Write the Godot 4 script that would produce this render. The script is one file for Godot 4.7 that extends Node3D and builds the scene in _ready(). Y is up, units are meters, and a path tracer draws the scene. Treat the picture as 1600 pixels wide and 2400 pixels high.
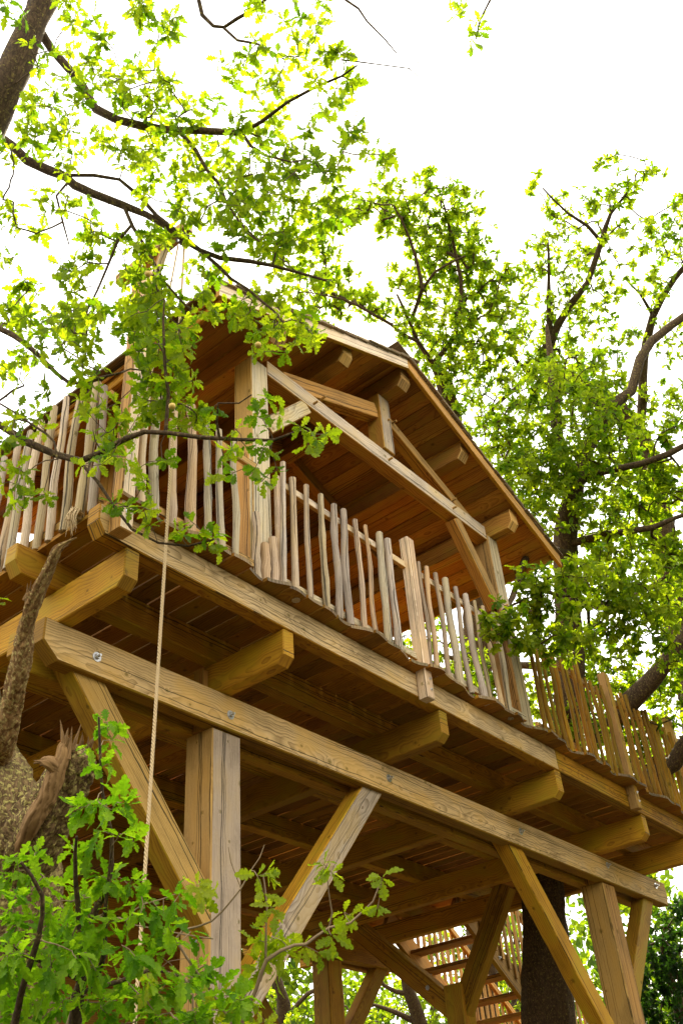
extends Node3D
# A timber tree house among oaks, seen from the ground below it. Metres, y up; the eye is 1.6 m above the ground.

const EYE := 1.6
const WOOD_LONG := 8.0    # metres of timber that the wood textures cover along the grain
const WOOD_WIDE := 0.5    # and across it
var rng := RandomNumberGenerator.new()
var M := {}
var taken := {}
var leaf_meshes := []
var leaf_small := []
var kin := {}   # timber of one sort differs a little from piece to piece

func V(x: float, y: float, z: float) -> Vector3:
	return Vector3(x, y + EYE, z)

func _ready():
	rng.seed = 7
	# ---- camera, sky, sun, exposure
	var cam := Camera3D.new()
	cam.name = "camera"
	cam.transform = Transform3D(Basis(Vector3(0.64099,-0.06692,0.76462), Vector3(-0.42938,0.79447,0.42948), Vector3(-0.63621,-0.60360,0.48052)), Vector3(0, EYE, 0))
	cam.fov = 55.53
	cam.near = 0.1
	cam.far = 400.0
	add_child(cam)
	cam.current = true
	var we := WorldEnvironment.new()
	we.name = "world_environment"
	var env := Environment.new()
	var sm := ProceduralSkyMaterial.new()
	sm.sky_top_color = Color(0.97, 0.965, 0.95)
	sm.sky_horizon_color = Color(1.0, 0.97, 0.90)
	sm.sky_curve = 0.2
	sm.sky_energy_multiplier = 1.15
	sm.ground_bottom_color = Color(0.42, 0.36, 0.24)
	sm.ground_horizon_color = Color(0.6, 0.58, 0.42)
	var sky := Sky.new()
	sky.sky_material = sm
	env.background_mode = Environment.BG_SKY
	env.sky = sky
	env.tonemap_mode = Environment.TONE_MAPPER_LINEAR
	env.tonemap_exposure = 2.75
	env.sdfgi_enabled = true
	env.ssao_enabled = true
	env.ssil_enabled = true
	we.environment = env
	add_child(we)
	var sun := DirectionalLight3D.new()
	sun.name = "sun"
	sun.light_energy = 1.6
	sun.light_color = Color(1.0, 0.94, 0.82)
	sun.light_angular_distance = 0.5
	sun.shadow_enabled = true
	sun.basis = Basis.looking_at(-Vector3(0.523,0.785,-0.333), Vector3.UP)
	add_child(sun)

	make_materials()
	leaf_meshes = [oak_leaf(0.0, 0.92), oak_leaf(0.45, 0.95), oak_leaf(-0.3, 1.05), oak_leaf(0.2, 0.78), oak_leaf(0.7, 0.88)]
	leaf_small = [small_leaf(0.0), small_leaf(0.3)]
	build_ground()
	build_platform()
	build_cabin()
	build_hoist()
	build_stairs()
	build_trees()

# ------------------------------------------------------------------ naming
func numbered(called: String, parent: Node) -> String:
	var key := str(parent.get_instance_id()) + called
	var n: int = taken.get(key, 0)
	taken[key] = n + 1
	return called if n == 0 else "%s_%03d" % [called, n]

func thing(called: String, label: String, category: String, at := Vector3.ZERO, group := "") -> Node3D:
	var o := Node3D.new()
	o.name = numbered(called, self)
	add_child(o)
	o.position = at
	o.set_meta("label", label)
	o.set_meta("category", category)
	if group != "":
		o.set_meta("group", group)
	return o

# a part of ROOT; the transform is given in the world, PARENT is ROOT or one of its parts
func part(called: String, mesh: Mesh, parent: Node3D, xf := Transform3D.IDENTITY, mat: Material = null) -> MeshInstance3D:
	var o := MeshInstance3D.new()
	o.name = numbered(called, parent)
	o.mesh = mesh
	if mat:
		o.material_override = mat
	parent.add_child(o, true)
	o.transform = world_of(parent).affine_inverse() * xf
	return o

func world_of(n: Node) -> Transform3D:
	var t := Transform3D.IDENTITY
	while n is Node3D and n != self:
		t = n.transform * t
		n = n.get_parent()
	return t

# ------------------------------------------------------------------ textures and materials
func noise_bytes(w: int, h: int, nw: int, nh: int, freq: float, s: int, oct := 3) -> PackedByteArray:
	var n := FastNoiseLite.new()
	n.seed = s
	n.frequency = freq
	n.fractal_octaves = oct
	var im := n.get_image(nw, nh, false, false, true)
	if nw != w or nh != h:
		im.resize(w, h, Image.INTERPOLATE_CUBIC)
	return im.get_data()

func lin_byte(v: float) -> int:
	v = clampf(v, 0.0, 1.0)
	return int(255.0 * (1.055 * pow(v, 1.0 / 2.4) - 0.055 if v > 0.0031308 else v * 12.92))

# flat-sawn timber, 8 m by 0.5 m: growth rings round a wandering pith, knots, fibres, checks
func wood_image(s: int, light: Color, dark: Color, stain: Color, stain_most: float, checks: int, knots: int, ring_power: float, straight := false) -> ImageTexture:
	var w := 2048
	var h := 256
	var r := RandomNumberGenerator.new()
	r.seed = s
	var fibre := noise_bytes(w, h, 128, 256, 0.16, s + 1, 2)
	var wave := noise_bytes(w, h, 512, 128, 0.018, s + 2, 3)
	var patch := noise_bytes(w, h, 512, 64, 0.03, s + 3, 4)
	var one := FastNoiseLite.new()
	one.seed = s + 4
	one.frequency = 0.0035
	var phase := PackedFloat32Array()
	phase.resize(w * h)
	var core := PackedFloat32Array()
	core.resize(w * h)
	for k in knots:
		var kx := r.randi_range(40, w - 40)
		var ky := r.randi_range(10, h - 10)
		var rad := r.randf_range(3.5, 9.0)
		var reach := int(rad * 5.0)
		for y in range(maxi(0, ky - reach), mini(h, ky + reach)):
			for x in range(maxi(0, kx - reach), mini(w, kx + reach)):
				var dx := (x - kx) * 2.0 * 0.75
				var dy := float(y - ky)
				var d2 := (dx * dx + dy * dy) / (rad * rad)
				if d2 < 20.0:
					phase[y * w + x] += 2.6 * exp(-d2 * 0.45)
					if d2 < 1.3:
						core[y * w + x] = maxf(core[y * w + x], 1.0 - d2 / 1.3)
	var crack := PackedFloat32Array()
	crack.resize(w * h)
	for k in checks:
		var cv := r.randf_range(4, h - 4)
		var x0 := r.randi_range(0, w - 120)
		var ln := r.randi_range(90, 900)
		var wid := r.randf_range(0.5, 1.7)
		for x in range(x0, mini(w, x0 + ln)):
			var t := float(x - x0) / ln
			var vy := cv + one.get_noise_2d(x * 2.0, cv * 9.0) * 7.0
			var wd := wid * sin(t * PI)
			for y in range(maxi(0, int(vy - 2)), mini(h, int(vy + 3))):
				crack[y * w + x] = maxf(crack[y * w + x], clampf(wd + 0.6 - absf(y - vy), 0.0, 1.0))
	var out := PackedByteArray()
	out.resize(w * h * 3)
	var lut := PackedByteArray()
	lut.resize(1024)
	for i in 1024:
		lut[i] = lin_byte(i / 1023.0)
	for x in w:
		var pith := 0.25 + one.get_noise_1d(x) * 0.07
		var deep := 0.05 + 0.045 * one.get_noise_2d(x * 1.7, 500.0)
		for y in h:
			var i := y * w + x
			var v := float(y) / h * 0.5
			var ring := sqrt((v - pith) * (v - pith) + deep * deep) * 62.0 + wave[i] / 255.0 * 2.2 + phase[i]
			if straight:   # cut on the quarter: the rings run as nearly straight lines
				ring = (v + pith * 0.25) * 96.0 + wave[i] / 255.0 * 2.6 + phase[i] * 0.8
			var t := ring - floorf(ring)
			t = pow(t, ring_power)
			t = t * 0.8 + (fibre[i] / 255.0 - 0.5) * 0.55
			t = clampf(t, 0.0, 1.0)
			var st := clampf((patch[i] / 255.0 - 0.45) * 3.0, 0.0, 1.0) * stain_most
			var kc := core[i]
			var cr := 1.0 - 0.85 * crack[i]
			var m := (1.0 - 0.55 * kc) * cr * (0.70 + 0.58 * patch[i] / 255.0)
			var a := lerpf(lerpf(light.r, dark.r, t), stain.r, st) * m
			var b := lerpf(lerpf(light.g, dark.g, t), stain.g, st) * m
			var c := lerpf(lerpf(light.b, dark.b, t), stain.b, st) * m * (1.0 - 0.3 * kc)
			out[i * 3] = lut[int(clampf(a, 0, 1) * 1023)]
			out[i * 3 + 1] = lut[int(clampf(b, 0, 1) * 1023)]
			out[i * 3 + 2] = lut[int(clampf(c, 0, 1) * 1023)]
	return ImageTexture.create_from_image(Image.create_from_data(w, h, false, Image.FORMAT_RGB8, out))

func bark_image(s: int, light: Color, dark: Color, lichen: Color, lichen_from: float) -> ImageTexture:
	var n := 512
	var ridge := noise_bytes(n, n, 512, 160, 0.035, s, 4)
	var fine := noise_bytes(n, n, n, n, 0.12, s + 1, 3)
	var spots := noise_bytes(n, n, n, n, 0.035, s + 2, 5)
	var out := PackedByteArray()
	out.resize(n * n * 3)
	for i in n * n:
		var t := clampf(absf(ridge[i] / 255.0 - 0.5) * 3.2, 0.0, 1.0) * (0.6 + 0.5 * fine[i] / 255.0)
		var c := dark.lerp(light, clampf(t, 0, 1))
		var l := clampf((spots[i] / 255.0 + 0.15 * fine[i] / 255.0 - lichen_from) * 9.0, 0.0, 1.0)
		c = c.lerp(lichen, l)
		out[i * 3] = lin_byte(c.r)
		out[i * 3 + 1] = lin_byte(c.g)
		out[i * 3 + 2] = lin_byte(c.b)
	return ImageTexture.create_from_image(Image.create_from_data(n, n, false, Image.FORMAT_RGB8, out))

# veins of an oak leaf, along u from the stalk to the tip
func leaf_image() -> ImageTexture:
	var w := 128
	var h := 64
	var out := PackedByteArray()
	out.resize(w * h * 3)
	var nz := noise_bytes(w, h, w, h, 0.08, 91, 3)
	for y in h:
		for x in w:
			var u := float(x) / w
			var v := absf(float(y) / h - 0.5) * 2.0
			var vein := exp(-v * v * 900.0)
			var s := fmod(u * 6.0 - v * 1.6 + 6.0, 1.0)
			vein = maxf(vein, 0.6 * exp(-pow((s - 0.5) * 9.0, 2.0)) * (1.0 - v))
			var b := 0.82 + 0.25 * (nz[y * w + x] / 255.0 - 0.5)
			var i := (y * w + x) * 3
			out[i] = lin_byte(lerpf(b, 1.0, vein * 0.6))
			out[i + 1] = lin_byte(lerpf(b, 1.0, vein * 0.4))
			out[i + 2] = lin_byte(lerpf(b, 1.0, vein * 0.5))
	return ImageTexture.create_from_image(Image.create_from_data(w, h, false, Image.FORMAT_RGB8, out))

func wood_mat(tex: Texture2D, tint: Color, relief: float, rough: float) -> StandardMaterial3D:
	var m := StandardMaterial3D.new()
	m.albedo_texture = tex
	m.albedo_color = tint.linear_to_srgb()
	m.roughness = rough
	m.heightmap_enabled = true
	m.heightmap_texture = tex
	m.heightmap_scale = relief
	m.metallic_specular = 0.35
	return m

func plain(c: Color, rough: float, metal := 0.0) -> StandardMaterial3D:
	var m := StandardMaterial3D.new()
	m.albedo_color = c.linear_to_srgb()
	m.roughness = rough
	m.metallic = metal
	return m

func leaf_mat(c: Color) -> StandardMaterial3D:
	var m := StandardMaterial3D.new()
	m.albedo_color = c.linear_to_srgb()
	m.albedo_texture = M.leaf_tex
	m.roughness = 0.5
	m.metallic_specular = 0.35
	m.backlight_enabled = true
	m.backlight = Color(1.2, 1.2, 0.65)
	m.cull_mode = BaseMaterial3D.CULL_DISABLED
	return m

func make_materials():
	var fresh := wood_image(11, Color(0.46, 0.245, 0.016), Color(0.21, 0.088, 0.005), Color(0.27, 0.19, 0.008), 0.65, 22, 46, 2.0)
	var grey := wood_image(23, Color(0.52, 0.42, 0.295), Color(0.20, 0.14, 0.075), Color(0.36, 0.255, 0.11), 0.7, 46, 40, 1.7)
	var quarter := wood_image(37, Color(0.52, 0.42, 0.305), Color(0.27, 0.195, 0.12), Color(0.36, 0.265, 0.14), 0.6, 70, 26, 1.3, true)
	M.fresh = wood_mat(fresh, Color(1, 1, 1), 0.12, 0.75)
	M.tan = wood_mat(quarter, Color(1.05, 0.79, 0.36), 0.12, 0.8)
	M.grey = wood_mat(grey, Color(1.22, 1.22, 1.28), 0.18, 0.85)
	M.rim = wood_mat(grey, Color(1.14, 1.01, 0.74), 0.18, 0.85)
	M.post = wood_mat(quarter, Color(1.22, 1.2, 1.24), 0.18, 0.85)
	M.silver = wood_mat(quarter, Color(1.32, 1.36, 1.5), 0.15, 0.85)
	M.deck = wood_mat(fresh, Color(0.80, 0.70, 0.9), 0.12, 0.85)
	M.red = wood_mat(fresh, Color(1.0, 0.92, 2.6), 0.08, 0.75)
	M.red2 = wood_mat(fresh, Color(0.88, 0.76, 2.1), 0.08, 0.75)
	M.shingle = wood_mat(grey, Color(0.45, 0.42, 0.38), 0.2, 0.9)
	M.stake = wood_mat(quarter, Color(1.02, 1.05, 1.18), 0.15, 0.85)
	M.stake2 = wood_mat(quarter, Color(1.02, 0.97, 0.92), 0.15, 0.85)
	M.stake3 = wood_mat(fresh, Color(0.72, 0.74, 1.0), 0.15, 0.85)  # darker golden brown standing in for tree shade on the right-hand stakes
	for key in ["fresh", "tan", "grey", "rim", "post", "silver", "deck", "red", "red2", "shingle", "stake", "stake2", "stake3"]:
		var kinds := [M[key]]
		for f in [Color(0.86, 0.85, 0.84), Color(1.09, 1.07, 1.02), Color(0.95, 0.96, 0.90), Color(1.0, 0.95, 0.89)]:
			var d: StandardMaterial3D = M[key].duplicate()
			d.albedo_color = M[key].albedo_color * f
			kinds.append(d)
		kin[M[key]] = kinds
	M.steel = plain(Color(0.55, 0.55, 0.55), 0.35, 0.9)
	M.dark = plain(Color(0.03, 0.025, 0.02), 0.9)
	M.band = plain(Color(0.75, 0.75, 0.72), 0.6)
	M.gall = plain(Color(0.55, 0.38, 0.08), 0.5)
	M.deadwood = wood_mat(grey, Color(0.62, 0.45, 0.27), 0.6, 0.85)
	M.rope = plain(Color(0.55, 0.40, 0.22), 0.9)
	var bark := bark_image(31, Color(0.115, 0.072, 0.036), Color(0.028, 0.018, 0.010), Color(0.26, 0.21, 0.05), 0.76)
	var bark2 := bark_image(41, Color(0.26, 0.165, 0.075), Color(0.05, 0.028, 0.012), Color(0.42, 0.36, 0.11), 0.66)
	var dead := bark_image(51, Color(0.34, 0.20, 0.075), Color(0.09, 0.04, 0.014), Color(0.42, 0.34, 0.13), 0.70)
	M.bark = wood_mat(bark, Color(1, 1, 1), 0.8, 0.95)
	M.bark_old = wood_mat(bark2, Color(1, 1, 1), 1.0, 0.95)
	M.dead = wood_mat(dead, Color(1, 1, 1), 0.8, 0.9)
	for k in ["bark", "bark_old", "dead"]:
		M[k].uv1_triplanar = true
		M[k].uv1_scale = Vector3(2.2, 2.2, 2.2)
	M.twig = plain(Color(0.10, 0.065, 0.035), 0.9)
	M.twig_light = plain(Color(0.22, 0.15, 0.08), 0.9)
	M.bud = plain(Color(0.16, 0.06, 0.03), 0.7)
	M.leaf_tex = leaf_image()
	M.leaves = []
	for c in [Color(0.14, 0.28, 0.011), Color(0.24, 0.37, 0.017), Color(0.34, 0.47, 0.024), Color(0.44, 0.56, 0.031)]:
		M.leaves.append(leaf_mat(c))
	M.sap_leaves = []
	for c in [Color(0.15, 0.35, 0.015), Color(0.21, 0.43, 0.02), Color(0.28, 0.52, 0.025), Color(0.36, 0.60, 0.035)]:
		M.sap_leaves.append(leaf_mat(c))
	M.sap_leaves_pale = []
	for c in [Color(0.28, 0.40, 0.015), Color(0.34, 0.46, 0.02), Color(0.40, 0.52, 0.03), Color(0.46, 0.56, 0.04)]:
		M.sap_leaves_pale.append(leaf_mat(c))
	M.leaf_mass = leaf_mat(Color(1, 1, 1))
	M.leaf_mass.vertex_color_use_as_albedo = true

# ------------------------------------------------------------------ mesh helpers
func new_st() -> SurfaceTool:
	var st := SurfaceTool.new()
	st.begin(Mesh.PRIMITIVE_TRIANGLES)
	return st

func tri(st: SurfaceTool, p: Array, n: Vector3, uv: Array):
	var order := [0, 1, 2]
	if (p[1] - p[0]).cross(p[2] - p[0]).dot(n) > 0.0:
		order = [0, 2, 1]
	for k in order:
		st.set_normal(n)
		st.set_uv(uv[k])
		st.add_vertex(p[k])

func quad(st: SurfaceTool, a: Vector3, b: Vector3, c: Vector3, d: Vector3, n: Vector3, ua: Vector2, ub: Vector2, uc: Vector2, ud: Vector2):
	tri(st, [a, b, c], n, [ua, ub, uc])
	tri(st, [a, c, d], n, [ua, uc, ud])

# A side profile in the xy plane (grain along x), given a width along z. Faces that look along WDIR take the second material.
func prism(prof: PackedVector2Array, w: float, bev: float, inner_mat: Material, wdir := Vector3.ZERO, weathered: Material = null) -> ArrayMesh:
	var area := 0.0
	var n := prof.size()
	for i in n:
		area += prof[i].cross(prof[(i + 1) % n])
	if area < 0.0:
		prof.reverse()
	var lo := prof[0]
	var hi := prof[0]
	for p in prof:
		lo = lo.min(p)
		hi = hi.max(p)
	var inset := PackedVector2Array()
	for i in n:
		var a := (prof[i] - prof[(i + n - 1) % n]).normalized()
		var b := (prof[(i + 1) % n] - prof[i]).normalized()
		var na := Vector2(-a.y, a.x)
		var nb := Vector2(-b.y, b.x)
		inset.append(prof[i] + (na + nb) / maxf(0.25, 1.0 + na.dot(nb)) * bev)
	var u0 := rng.randf() * maxf(0.0, 1.0 - (hi.x - lo.x) / WOOD_LONG)
	var v0 := rng.randf() * maxf(0.0, 1.0 - (hi.y - lo.y) / WOOD_WIDE)
	var v1 := rng.randf() * maxf(0.0, 1.0 - w / WOOD_WIDE)
	inner_mat = varied(inner_mat)
	weathered = varied(weathered)
	var sts := [new_st(), new_st()]
	var used := [false, false]
	var ids := Geometry2D.triangulate_polygon(inset)
	for s in [1.0, -1.0]:
		var nz := Vector3(0, 0, s)
		var k := 1 if weathered and nz.dot(wdir) > 0.6 else 0
		used[k] = true
		var vv := v0 if s > 0 else rng.randf() * maxf(0.0, 1.0 - (hi.y - lo.y) / WOOD_WIDE)
		for t in range(0, ids.size(), 3):
			var ps := []
			var us := []
			for q in 3:
				var p: Vector2 = inset[ids[t + q]]
				ps.append(Vector3(p.x, p.y, s * w / 2))
				us.append(Vector2((p.x - lo.x) / WOOD_LONG + u0, (p.y - lo.y) / WOOD_WIDE + vv))
			tri(sts[k], ps, nz, us)
	var z := w / 2 - bev
	for i in n:
		var a: Vector2 = prof[i]
		var b: Vector2 = prof[(i + 1) % n]
		var e := (b - a).normalized()
		var nn := Vector3(e.y, -e.x, 0)
		var k := 1 if weathered and nn.dot(wdir) > 0.6 else 0
		used[k] = true
		var ua := Vector2((a.x - lo.x) / WOOD_LONG + u0, v1)
		var ub := Vector2((b.x - lo.x) / WOOD_LONG + u0, v1)
		var dv := Vector2(0, (w - 2 * bev) / WOOD_WIDE)
		if absf(e.x) < 0.5:
			ua = Vector2(u0, (a.y - lo.y) / WOOD_WIDE + v0)
			ub = Vector2(u0, (b.y - lo.y) / WOOD_WIDE + v0)
			dv = Vector2((w - 2 * bev) / WOOD_LONG, 0)
		quad(sts[k], Vector3(a.x, a.y, -z), Vector3(b.x, b.y, -z), Vector3(b.x, b.y, z), Vector3(a.x, a.y, z), nn, ua, ub, ub + dv, ua + dv)
		if bev > 0.0:
			var ia: Vector2 = inset[i]
			var ib: Vector2 = inset[(i + 1) % n]
			for s in [1.0, -1.0]:
				var bn := (nn + Vector3(0, 0, s)).normalized()
				quad(sts[k], Vector3(a.x, a.y, s * z), Vector3(b.x, b.y, s * z), Vector3(ib.x, ib.y, s * w / 2), Vector3(ia.x, ia.y, s * w / 2), bn, ua, ub, ub, ua)
	var mesh := ArrayMesh.new()
	for k in 2:
		if used[k]:
			sts[k].commit(mesh)
			mesh.surface_set_material(mesh.get_surface_count() - 1, inner_mat if k == 0 else weathered)
	return mesh

func varied(m: Material) -> Material:
	return kin[m][rng.randi() % kin[m].size()] if m in kin else m

func rect(x0: float, x1: float, y0: float, y1: float) -> PackedVector2Array:
	return PackedVector2Array([Vector2(x0, y0), Vector2(x1, y0), Vector2(x1, y1), Vector2(x0, y1)])

# frames: local x = along the grain, y = height, z = width
func along_x(y: float, z: float) -> Transform3D:
	return Transform3D(Basis.IDENTITY, V(0, y, z))

func along_z(x: float, y: float, z: float) -> Transform3D:   # local x runs towards the viewer (+z), local z towards -x
	return Transform3D(Basis(Vector3(0, 0, 1), Vector3(0, 1, 0), Vector3(-1, 0, 0)), V(x, y, z))

func upright(x: float, y: float, z: float) -> Transform3D:   # local x runs up, local y towards -x, local z = +z
	return Transform3D(Basis(Vector3(0, 1, 0), Vector3(-1, 0, 0), Vector3(0, 0, 1)), V(x, y, z))

# a beam along x between world limits; grey where it faces the weather (+z)
func beam_x(called: String, root: Node3D, x0: float, x1: float, y0: float, y1: float, z0: float, z1: float, fresh: Material, grey: Material, cut_left := 0.0, cut_right := 0.0, bev := 0.006) -> MeshInstance3D:
	var h := y1 - y0
	var c := h * 0.4
	var p := PackedVector2Array()
	if cut_left > 0.0:
		p.append_array([Vector2(x0, y0 + c), Vector2(x0 + cut_left, y0)])
	else:
		p.append(Vector2(x0, y0))
	if cut_right > 0.0:
		p.append_array([Vector2(x1 - cut_right, y0), Vector2(x1, y0 + c)])
	else:
		p.append(Vector2(x1, y0))
	p.append_array([Vector2(x1, y1), Vector2(x0, y1)])
	return part(called, prism(p, absf(z1 - z0), bev, fresh, Vector3(0, 0, 1), grey), root, along_x(0, (z0 + z1) / 2))

# a beam along z; its front end (+z) weathered
func beam_z(called: String, root: Node3D, x0: float, x1: float, y0: float, y1: float, zfront: float, zback: float, fresh: Material, grey: Material, cut := 0.0, cut_h := 0.05, bev := 0.006) -> MeshInstance3D:
	var p := PackedVector2Array()
	p.append(Vector2(zback, y0))
	if cut > 0.0:
		p.append_array([Vector2(zfront - cut, y0), Vector2(zfront, y0 + cut_h)])
	else:
		p.append(Vector2(zfront, y0))
	p.append_array([Vector2(zfront, y1), Vector2(zback, y1)])
	return part(called, prism(p, x1 - x0, bev, fresh, Vector3(1, 0, 0), grey), root, along_z((x0 + x1) / 2, 0, 0))

func post(called: String, root: Node3D, x0: float, x1: float, y0: float, y1: float, zfront: float, zback: float, fresh: Material, grey: Material, bev := 0.006) -> MeshInstance3D:
	return part(called, prism(rect(y0, y1, -x1, -x0), zfront - zback, bev, fresh, Vector3(0, 0, 1), grey), root, upright(0, 0, (zfront + zback) / 2))

# a timber between two points: H across in the plane of UP, W the other way; WFACE is +1 where local +z is weathered
func bar(called: String, root: Node3D, a: Vector3, b: Vector3, up: Vector3, h: float, w: float, fresh: Material, grey: Material, bev := 0.005) -> MeshInstance3D:
	var x := (b - a).normalized()
	var y := (up - x * up.dot(x)).normalized()
	var z := x.cross(y)
	var wd := Vector3(x.z, y.z, z.z)
	var mesh := prism(rect(0, a.distance_to(b), -h / 2, h / 2), w, bev, fresh, wd, grey)
	return part(called, mesh, root, Transform3D(Basis(x, y, z), a))

func frame_at(d: Vector3) -> Basis:
	var s := d.cross(Vector3.UP if absf(d.y) < 0.9 else Vector3.RIGHT).normalized()
	return Basis(s, d, s.cross(d))

# a tapered tube through points; radii per point; grain along u
func tube_into(st: SurfaceTool, pts: PackedVector3Array, rad: PackedFloat32Array, sides: int, rough := 0.0, uvo := Vector2.ZERO, caps := true, fissure := 0.0):
	var n := pts.size()
	var rings := []
	var bumps := FastNoiseLite.new()
	bumps.seed = 5
	bumps.frequency = 0.02
	bumps.fractal_octaves = 2
	var side := Vector3.ZERO
	var run := 0.0
	for i in n:
		var d := (pts[mini(i + 1, n - 1)] - pts[maxi(i - 1, 0)]).normalized()
		if i == 0:
			side = frame_at(d).x
			if rough > 0.0:
				side = side.rotated(d, rng.randf() * TAU)
		side = (side - d * side.dot(d)).normalized()
		var up := side.cross(d)
		if i > 0:
			run += pts[i].distance_to(pts[i - 1])
		var ring := []
		for k in sides + 1:
			var a := TAU * (k % sides) / sides
			var o := side * cos(a) + up * sin(a)
			var rr := rad[i]
			if rough > 0.0:
				if k == sides:
					ring.append(ring[0].duplicate())
					ring[sides][2] = Vector2(run / WOOD_LONG + uvo.x, 1.0 * TAU * 0.02 / WOOD_WIDE + uvo.y)
					continue
				rr *= 1.0 + rng.randf_range(-rough, rough)
			if fissure > 0.0:
				var q := Vector3(cos(a) * 1.0, sin(a) * 1.0, run * 0.10 / maxf(rad[i], 0.03))
				var f := absf(bumps.get_noise_3dv(q * 140.0)) + 0.5 * absf(bumps.get_noise_3dv(q * 330.0 + Vector3(50, 0, 0)))
				rr *= 1.0 + fissure * (minf(f, 0.5) * 2.0 - 0.5) + fissure * 1.2 * bumps.get_noise_3dv(q * 45.0)
			ring.append([pts[i] + o * rr, o, Vector2(run / WOOD_LONG + uvo.x, float(k) / sides * TAU * 0.02 / WOOD_WIDE + uvo.y)])
		rings.append(ring)
	for i in n - 1:
		for k in sides:
			for t in [[rings[i][k], rings[i][k + 1], rings[i + 1][k + 1]], [rings[i][k], rings[i + 1][k + 1], rings[i + 1][k]]]:
				var flip: bool = (t[1][0] - t[0][0]).cross(t[2][0] - t[0][0]).dot(t[0][1]) > 0.0
				for q in ([0, 2, 1] if flip else [0, 1, 2]):
					st.set_normal(t[q][1])
					st.set_uv(t[q][2])
					st.add_vertex(t[q][0])
	if caps:
		for e in [0, n - 1]:
			var nn := (pts[0] - pts[1]).normalized() if e == 0 else (pts[n - 1] - pts[n - 2]).normalized()
			for k in sides:
				tri(st, [pts[e], rings[e][k][0], rings[e][k + 1][0]], nn, [uvo, uvo + Vector2(0.003, 0), uvo + Vector2(0.003, 0.03)])

func tube(pts: PackedVector3Array, rad: PackedFloat32Array, sides: int, mat: Material, rough := 0.0, fissure := 0.0) -> ArrayMesh:
	var st := new_st()
	tube_into(st, pts, rad, sides, rough, Vector2(rng.randf() * 0.8, rng.randf() * 0.6), true, fissure)
	if fissure > 0.0:   # normals from the faces, so that the furrows catch the light
		st.index()
		st.generate_normals()
	var m := st.commit()
	m.surface_set_material(0, mat)
	return m

# rows of x, y, z, r -> a smooth run of points
func smooth_run(flat: Array, step: float, wander: float) -> Array:
	var ctrl := []
	for i in range(0, flat.size(), 4):
		ctrl.append(Vector4(flat[i], flat[i + 1], flat[i + 2], flat[i + 3]))
	var pts := PackedVector3Array()
	var rad := PackedFloat32Array()
	for i in ctrl.size() - 1:
		var a: Vector4 = ctrl[maxi(i - 1, 0)]
		var b: Vector4 = ctrl[i]
		var c: Vector4 = ctrl[i + 1]
		var d: Vector4 = ctrl[mini(i + 2, ctrl.size() - 1)]
		var m := maxi(1, int(Vector3(b.x - c.x, b.y - c.y, b.z - c.z).length() / step))
		for k in m:
			var t := float(k) / m
			var p := b.cubic_interpolate(c, a, d, t) if false else catmull(a, b, c, d, t)
			var w := wander * minf(1.0, p.w * 40.0) * minf(1.0, step * 12.0)
			var jit := Vector3(rng.randf_range(-w, w), rng.randf_range(-w, w), rng.randf_range(-w, w)) if k > 0 else Vector3.ZERO
			pts.append(Vector3(p.x, p.y, p.z) + jit)
			rad.append(p.w * (1.0 + (rng.randf_range(-0.08, 0.12) if step > 0.03 else 0.0)))
	var e: Vector4 = ctrl[-1]
	pts.append(Vector3(e.x, e.y, e.z))
	rad.append(e.w)
	return [pts, rad]

func catmull(a: Vector4, b: Vector4, c: Vector4, d: Vector4, t: float) -> Vector4:
	var r := 0.5 * ((2.0 * b) + (c - a) * t + (2.0 * a - 5.0 * b + 4.0 * c - d) * t * t + (3.0 * b - a - 3.0 * c + d) * t * t * t)
	r.w = lerpf(b.w, c.w, t)
	return r

# ------------------------------------------------------------------ ground
func build_ground():
	var pm := PlaneMesh.new()
	pm.size = Vector2(300, 300)
	var m := StandardMaterial3D.new()
	var n := 512
	var a := noise_bytes(n, n, n, n, 0.09, 71, 4)
	var b := noise_bytes(n, n, n, n, 0.012, 72, 4)
	var out := PackedByteArray()
	out.resize(n * n * 3)
	for i in n * n:
		var g := clampf((b[i] / 255.0 - 0.5) * 3.0, 0.0, 1.0)
		var c := Color(0.045, 0.032, 0.015).lerp(Color(0.028, 0.032, 0.010), g) * (0.6 + 0.8 * a[i] / 255.0)
		out[i * 3] = lin_byte(c.r)
		out[i * 3 + 1] = lin_byte(c.g)
		out[i * 3 + 2] = lin_byte(c.b)
	m.albedo_texture = ImageTexture.create_from_image(Image.create_from_data(n, n, false, Image.FORMAT_RGB8, out))
	m.uv1_scale = Vector3(90, 90, 90)
	m.roughness = 0.95
	pm.material = m
	var g := MeshInstance3D.new()
	g.name = "ground"
	g.mesh = pm
	g.set_meta("kind", "structure")
	g.set_meta("label", "bare ground of bark chips and thin grass under the tree house")
	add_child(g)

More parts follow.
